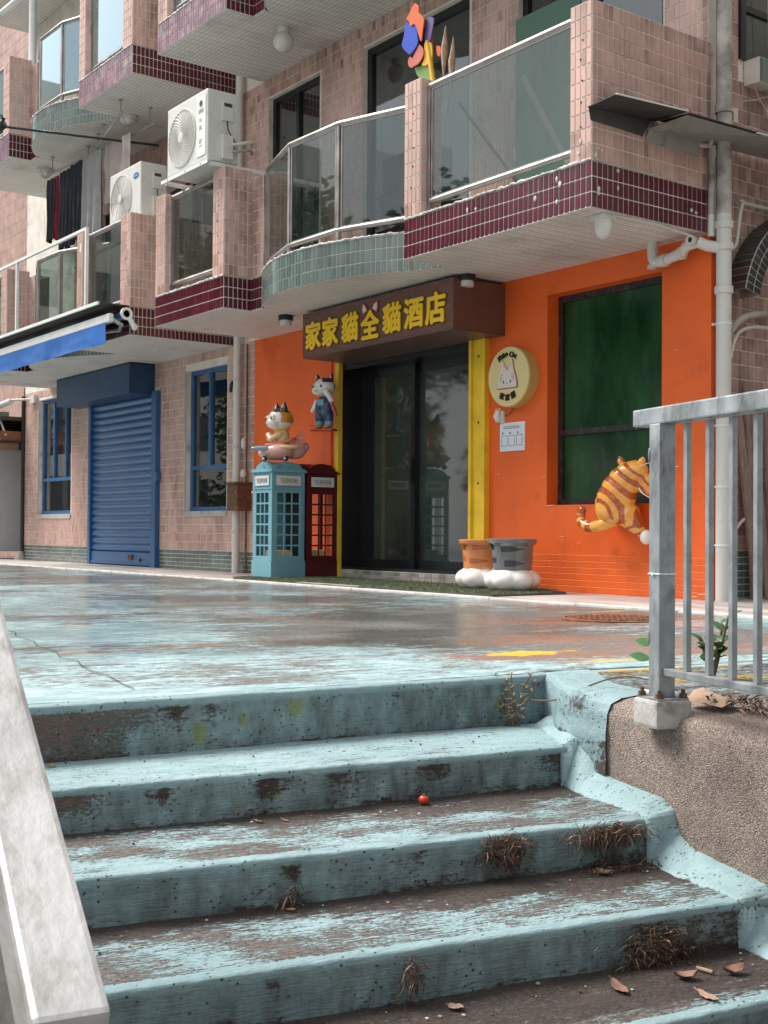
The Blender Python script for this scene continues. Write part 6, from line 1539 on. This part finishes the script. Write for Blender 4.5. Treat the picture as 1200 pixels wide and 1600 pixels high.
g=B(); g.tube([(-13.99,-.03,.05),(-13.99,-.03,2.7)],.03,'black_plastic',n=8); g.lathe([(.10,.0),(.07,.08),(.04,.14)],'concrete',12,c=(-13.99,-.05,.012)); single('corner_pipe',g,'black pipe with a mortar foot at the left corner of the building','pipe')
g=B(); g.tube([(-11.3,-.95,5.9),(-11.3,-.95,8.7)],.055,'white_metal',n=12); g.tube([(-11.3,-.95,8.3),(-11.9,-1.2,8.05)],.045,'white_metal',n=10); single('white_downpipe',g,'bright white downpipe at the top left beside the blue-tinted bay glass','pipe')

# ================================================================== ACROSS THE STREET (seen in reflections)
ob=Thing('pale_tower',(-52,-24,-.9),'pale apartment tower across the street with rows of dark windows','building')
g=B(); g.box(-60,-45,-32,-12,-.9,20,'far_wall'); ob.part('wall',g)
g=B()
for fl in range(6):
    for k in range(9):
        y=-31+2.2*k; g.box(-45,-44.95,y,y+1.2,1.2+3*fl,2.8+3*fl,'far_window')
ob.part('window_rows',g,kind='stuff')
def tree(x,y,h,r,seed,label):
    rnd=random.Random(seed); t=Thing('street_tree',(x,y,-.9),label,'tree','trees across the street')
    g=B(); top=Vector((x,y,h*.55)); g.tube([(x,y,-.9),(x+.1,y,h*.2),top],.25,'tree_bark',n=10,radii=[.32,.22,.14])
    limbs=[]
    for k in range(7):
        a=k*.9+rnd.random(); e=Vector((x+r*.7*math.cos(a),y+r*.7*math.sin(a),h*.6+rnd.random()*h*.3)); limbs.append(e); s=Vector((x,y,h*(.3+.04*k))); g.tube([s,s.lerp(e,.5)+Vector((0,0,.3)),e],.08,'tree_bark',n=6,radii=[.12,.07,.03])
    t.part('trunk',g)
    V=[];F=[]
    cl=[(e+Vector((rnd.gauss(0,.5),rnd.gauss(0,.5),rnd.gauss(0,.5))),rnd.uniform(.7,1.3)) for e in limbs for _ in range(3)]+[(Vector((x+rnd.gauss(0,r*.35),y+rnd.gauss(0,r*.35),h*.75+rnd.gauss(0,h*.12))),rnd.uniform(.8,1.4)) for _ in range(10)]+[(Vector((x+rnd.gauss(0,r*.45),y+rnd.gauss(0,r*.45),h*(.08+.42*rnd.random()))),rnd.uniform(.8,1.3)) for _ in range(12)]
    for c,q in cl:
        for i in range(230):
            d=Vector((rnd.gauss(0,1),rnd.gauss(0,1),rnd.gauss(0,.8))).normalized()*q*(rnd.random()**.4); p=c+d; s=.10+.08*rnd.random()
            u=Vector((rnd.gauss(0,1),rnd.gauss(0,1),rnd.gauss(0,1))).normalized(); w_=u.orthogonal().normalized(); b=len(V)
            V+=[p-u*s,p+w_*s*.5,p+u*s,p-w_*s*.5]; F.append((b,b+1,b+2,b+3))
    g=B(); g.add(V,F,'tree_leaf'); t.part('crown',g)
tree(-22,-13,9.5,3.6,1,'broad street tree, second from the left across the street')
tree(-17,-14.5,8.0,3.2,2,'street tree in the middle of the row across the street')
tree(-13,-17,7.5,3.0,3,'low street tree, second from the right across the street')
tree(-28,-15,10,3.6,4,'tallest street tree at the left end of the row across the street')
tree(-8,-20,8.0,3.2,5,'street tree at the right end of the row across the street')

# ================================================================== EAST SIDE (unseen; block and trees added to darken the risers and +X walls)
ab=Thing('alley_sky_blocker',(6,3,-.9),'tall building added unseen on the right to block sky light','building')
g=B(); g.box(2.1,10,.8,10,-.9,10,'far_wall'); ab.part('wall',g)  # added block, keeps sky light off the side wall
g=B()
for fl in range(3):
    for k in range(3): g.box(2.05,2.1,1.4+2.6*k,2.6+2.6*k,1.0+3*fl,2.5+3*fl,'far_window')
ab.part('window_rows',g,kind='stuff')
tree(13,-3,8.5,3.8,6,'leafy tree added unseen on the right to block sky light')
tree(13.5,-9.5,8.0,3.8,7,'bushy tree added unseen behind the camera to block sky light')
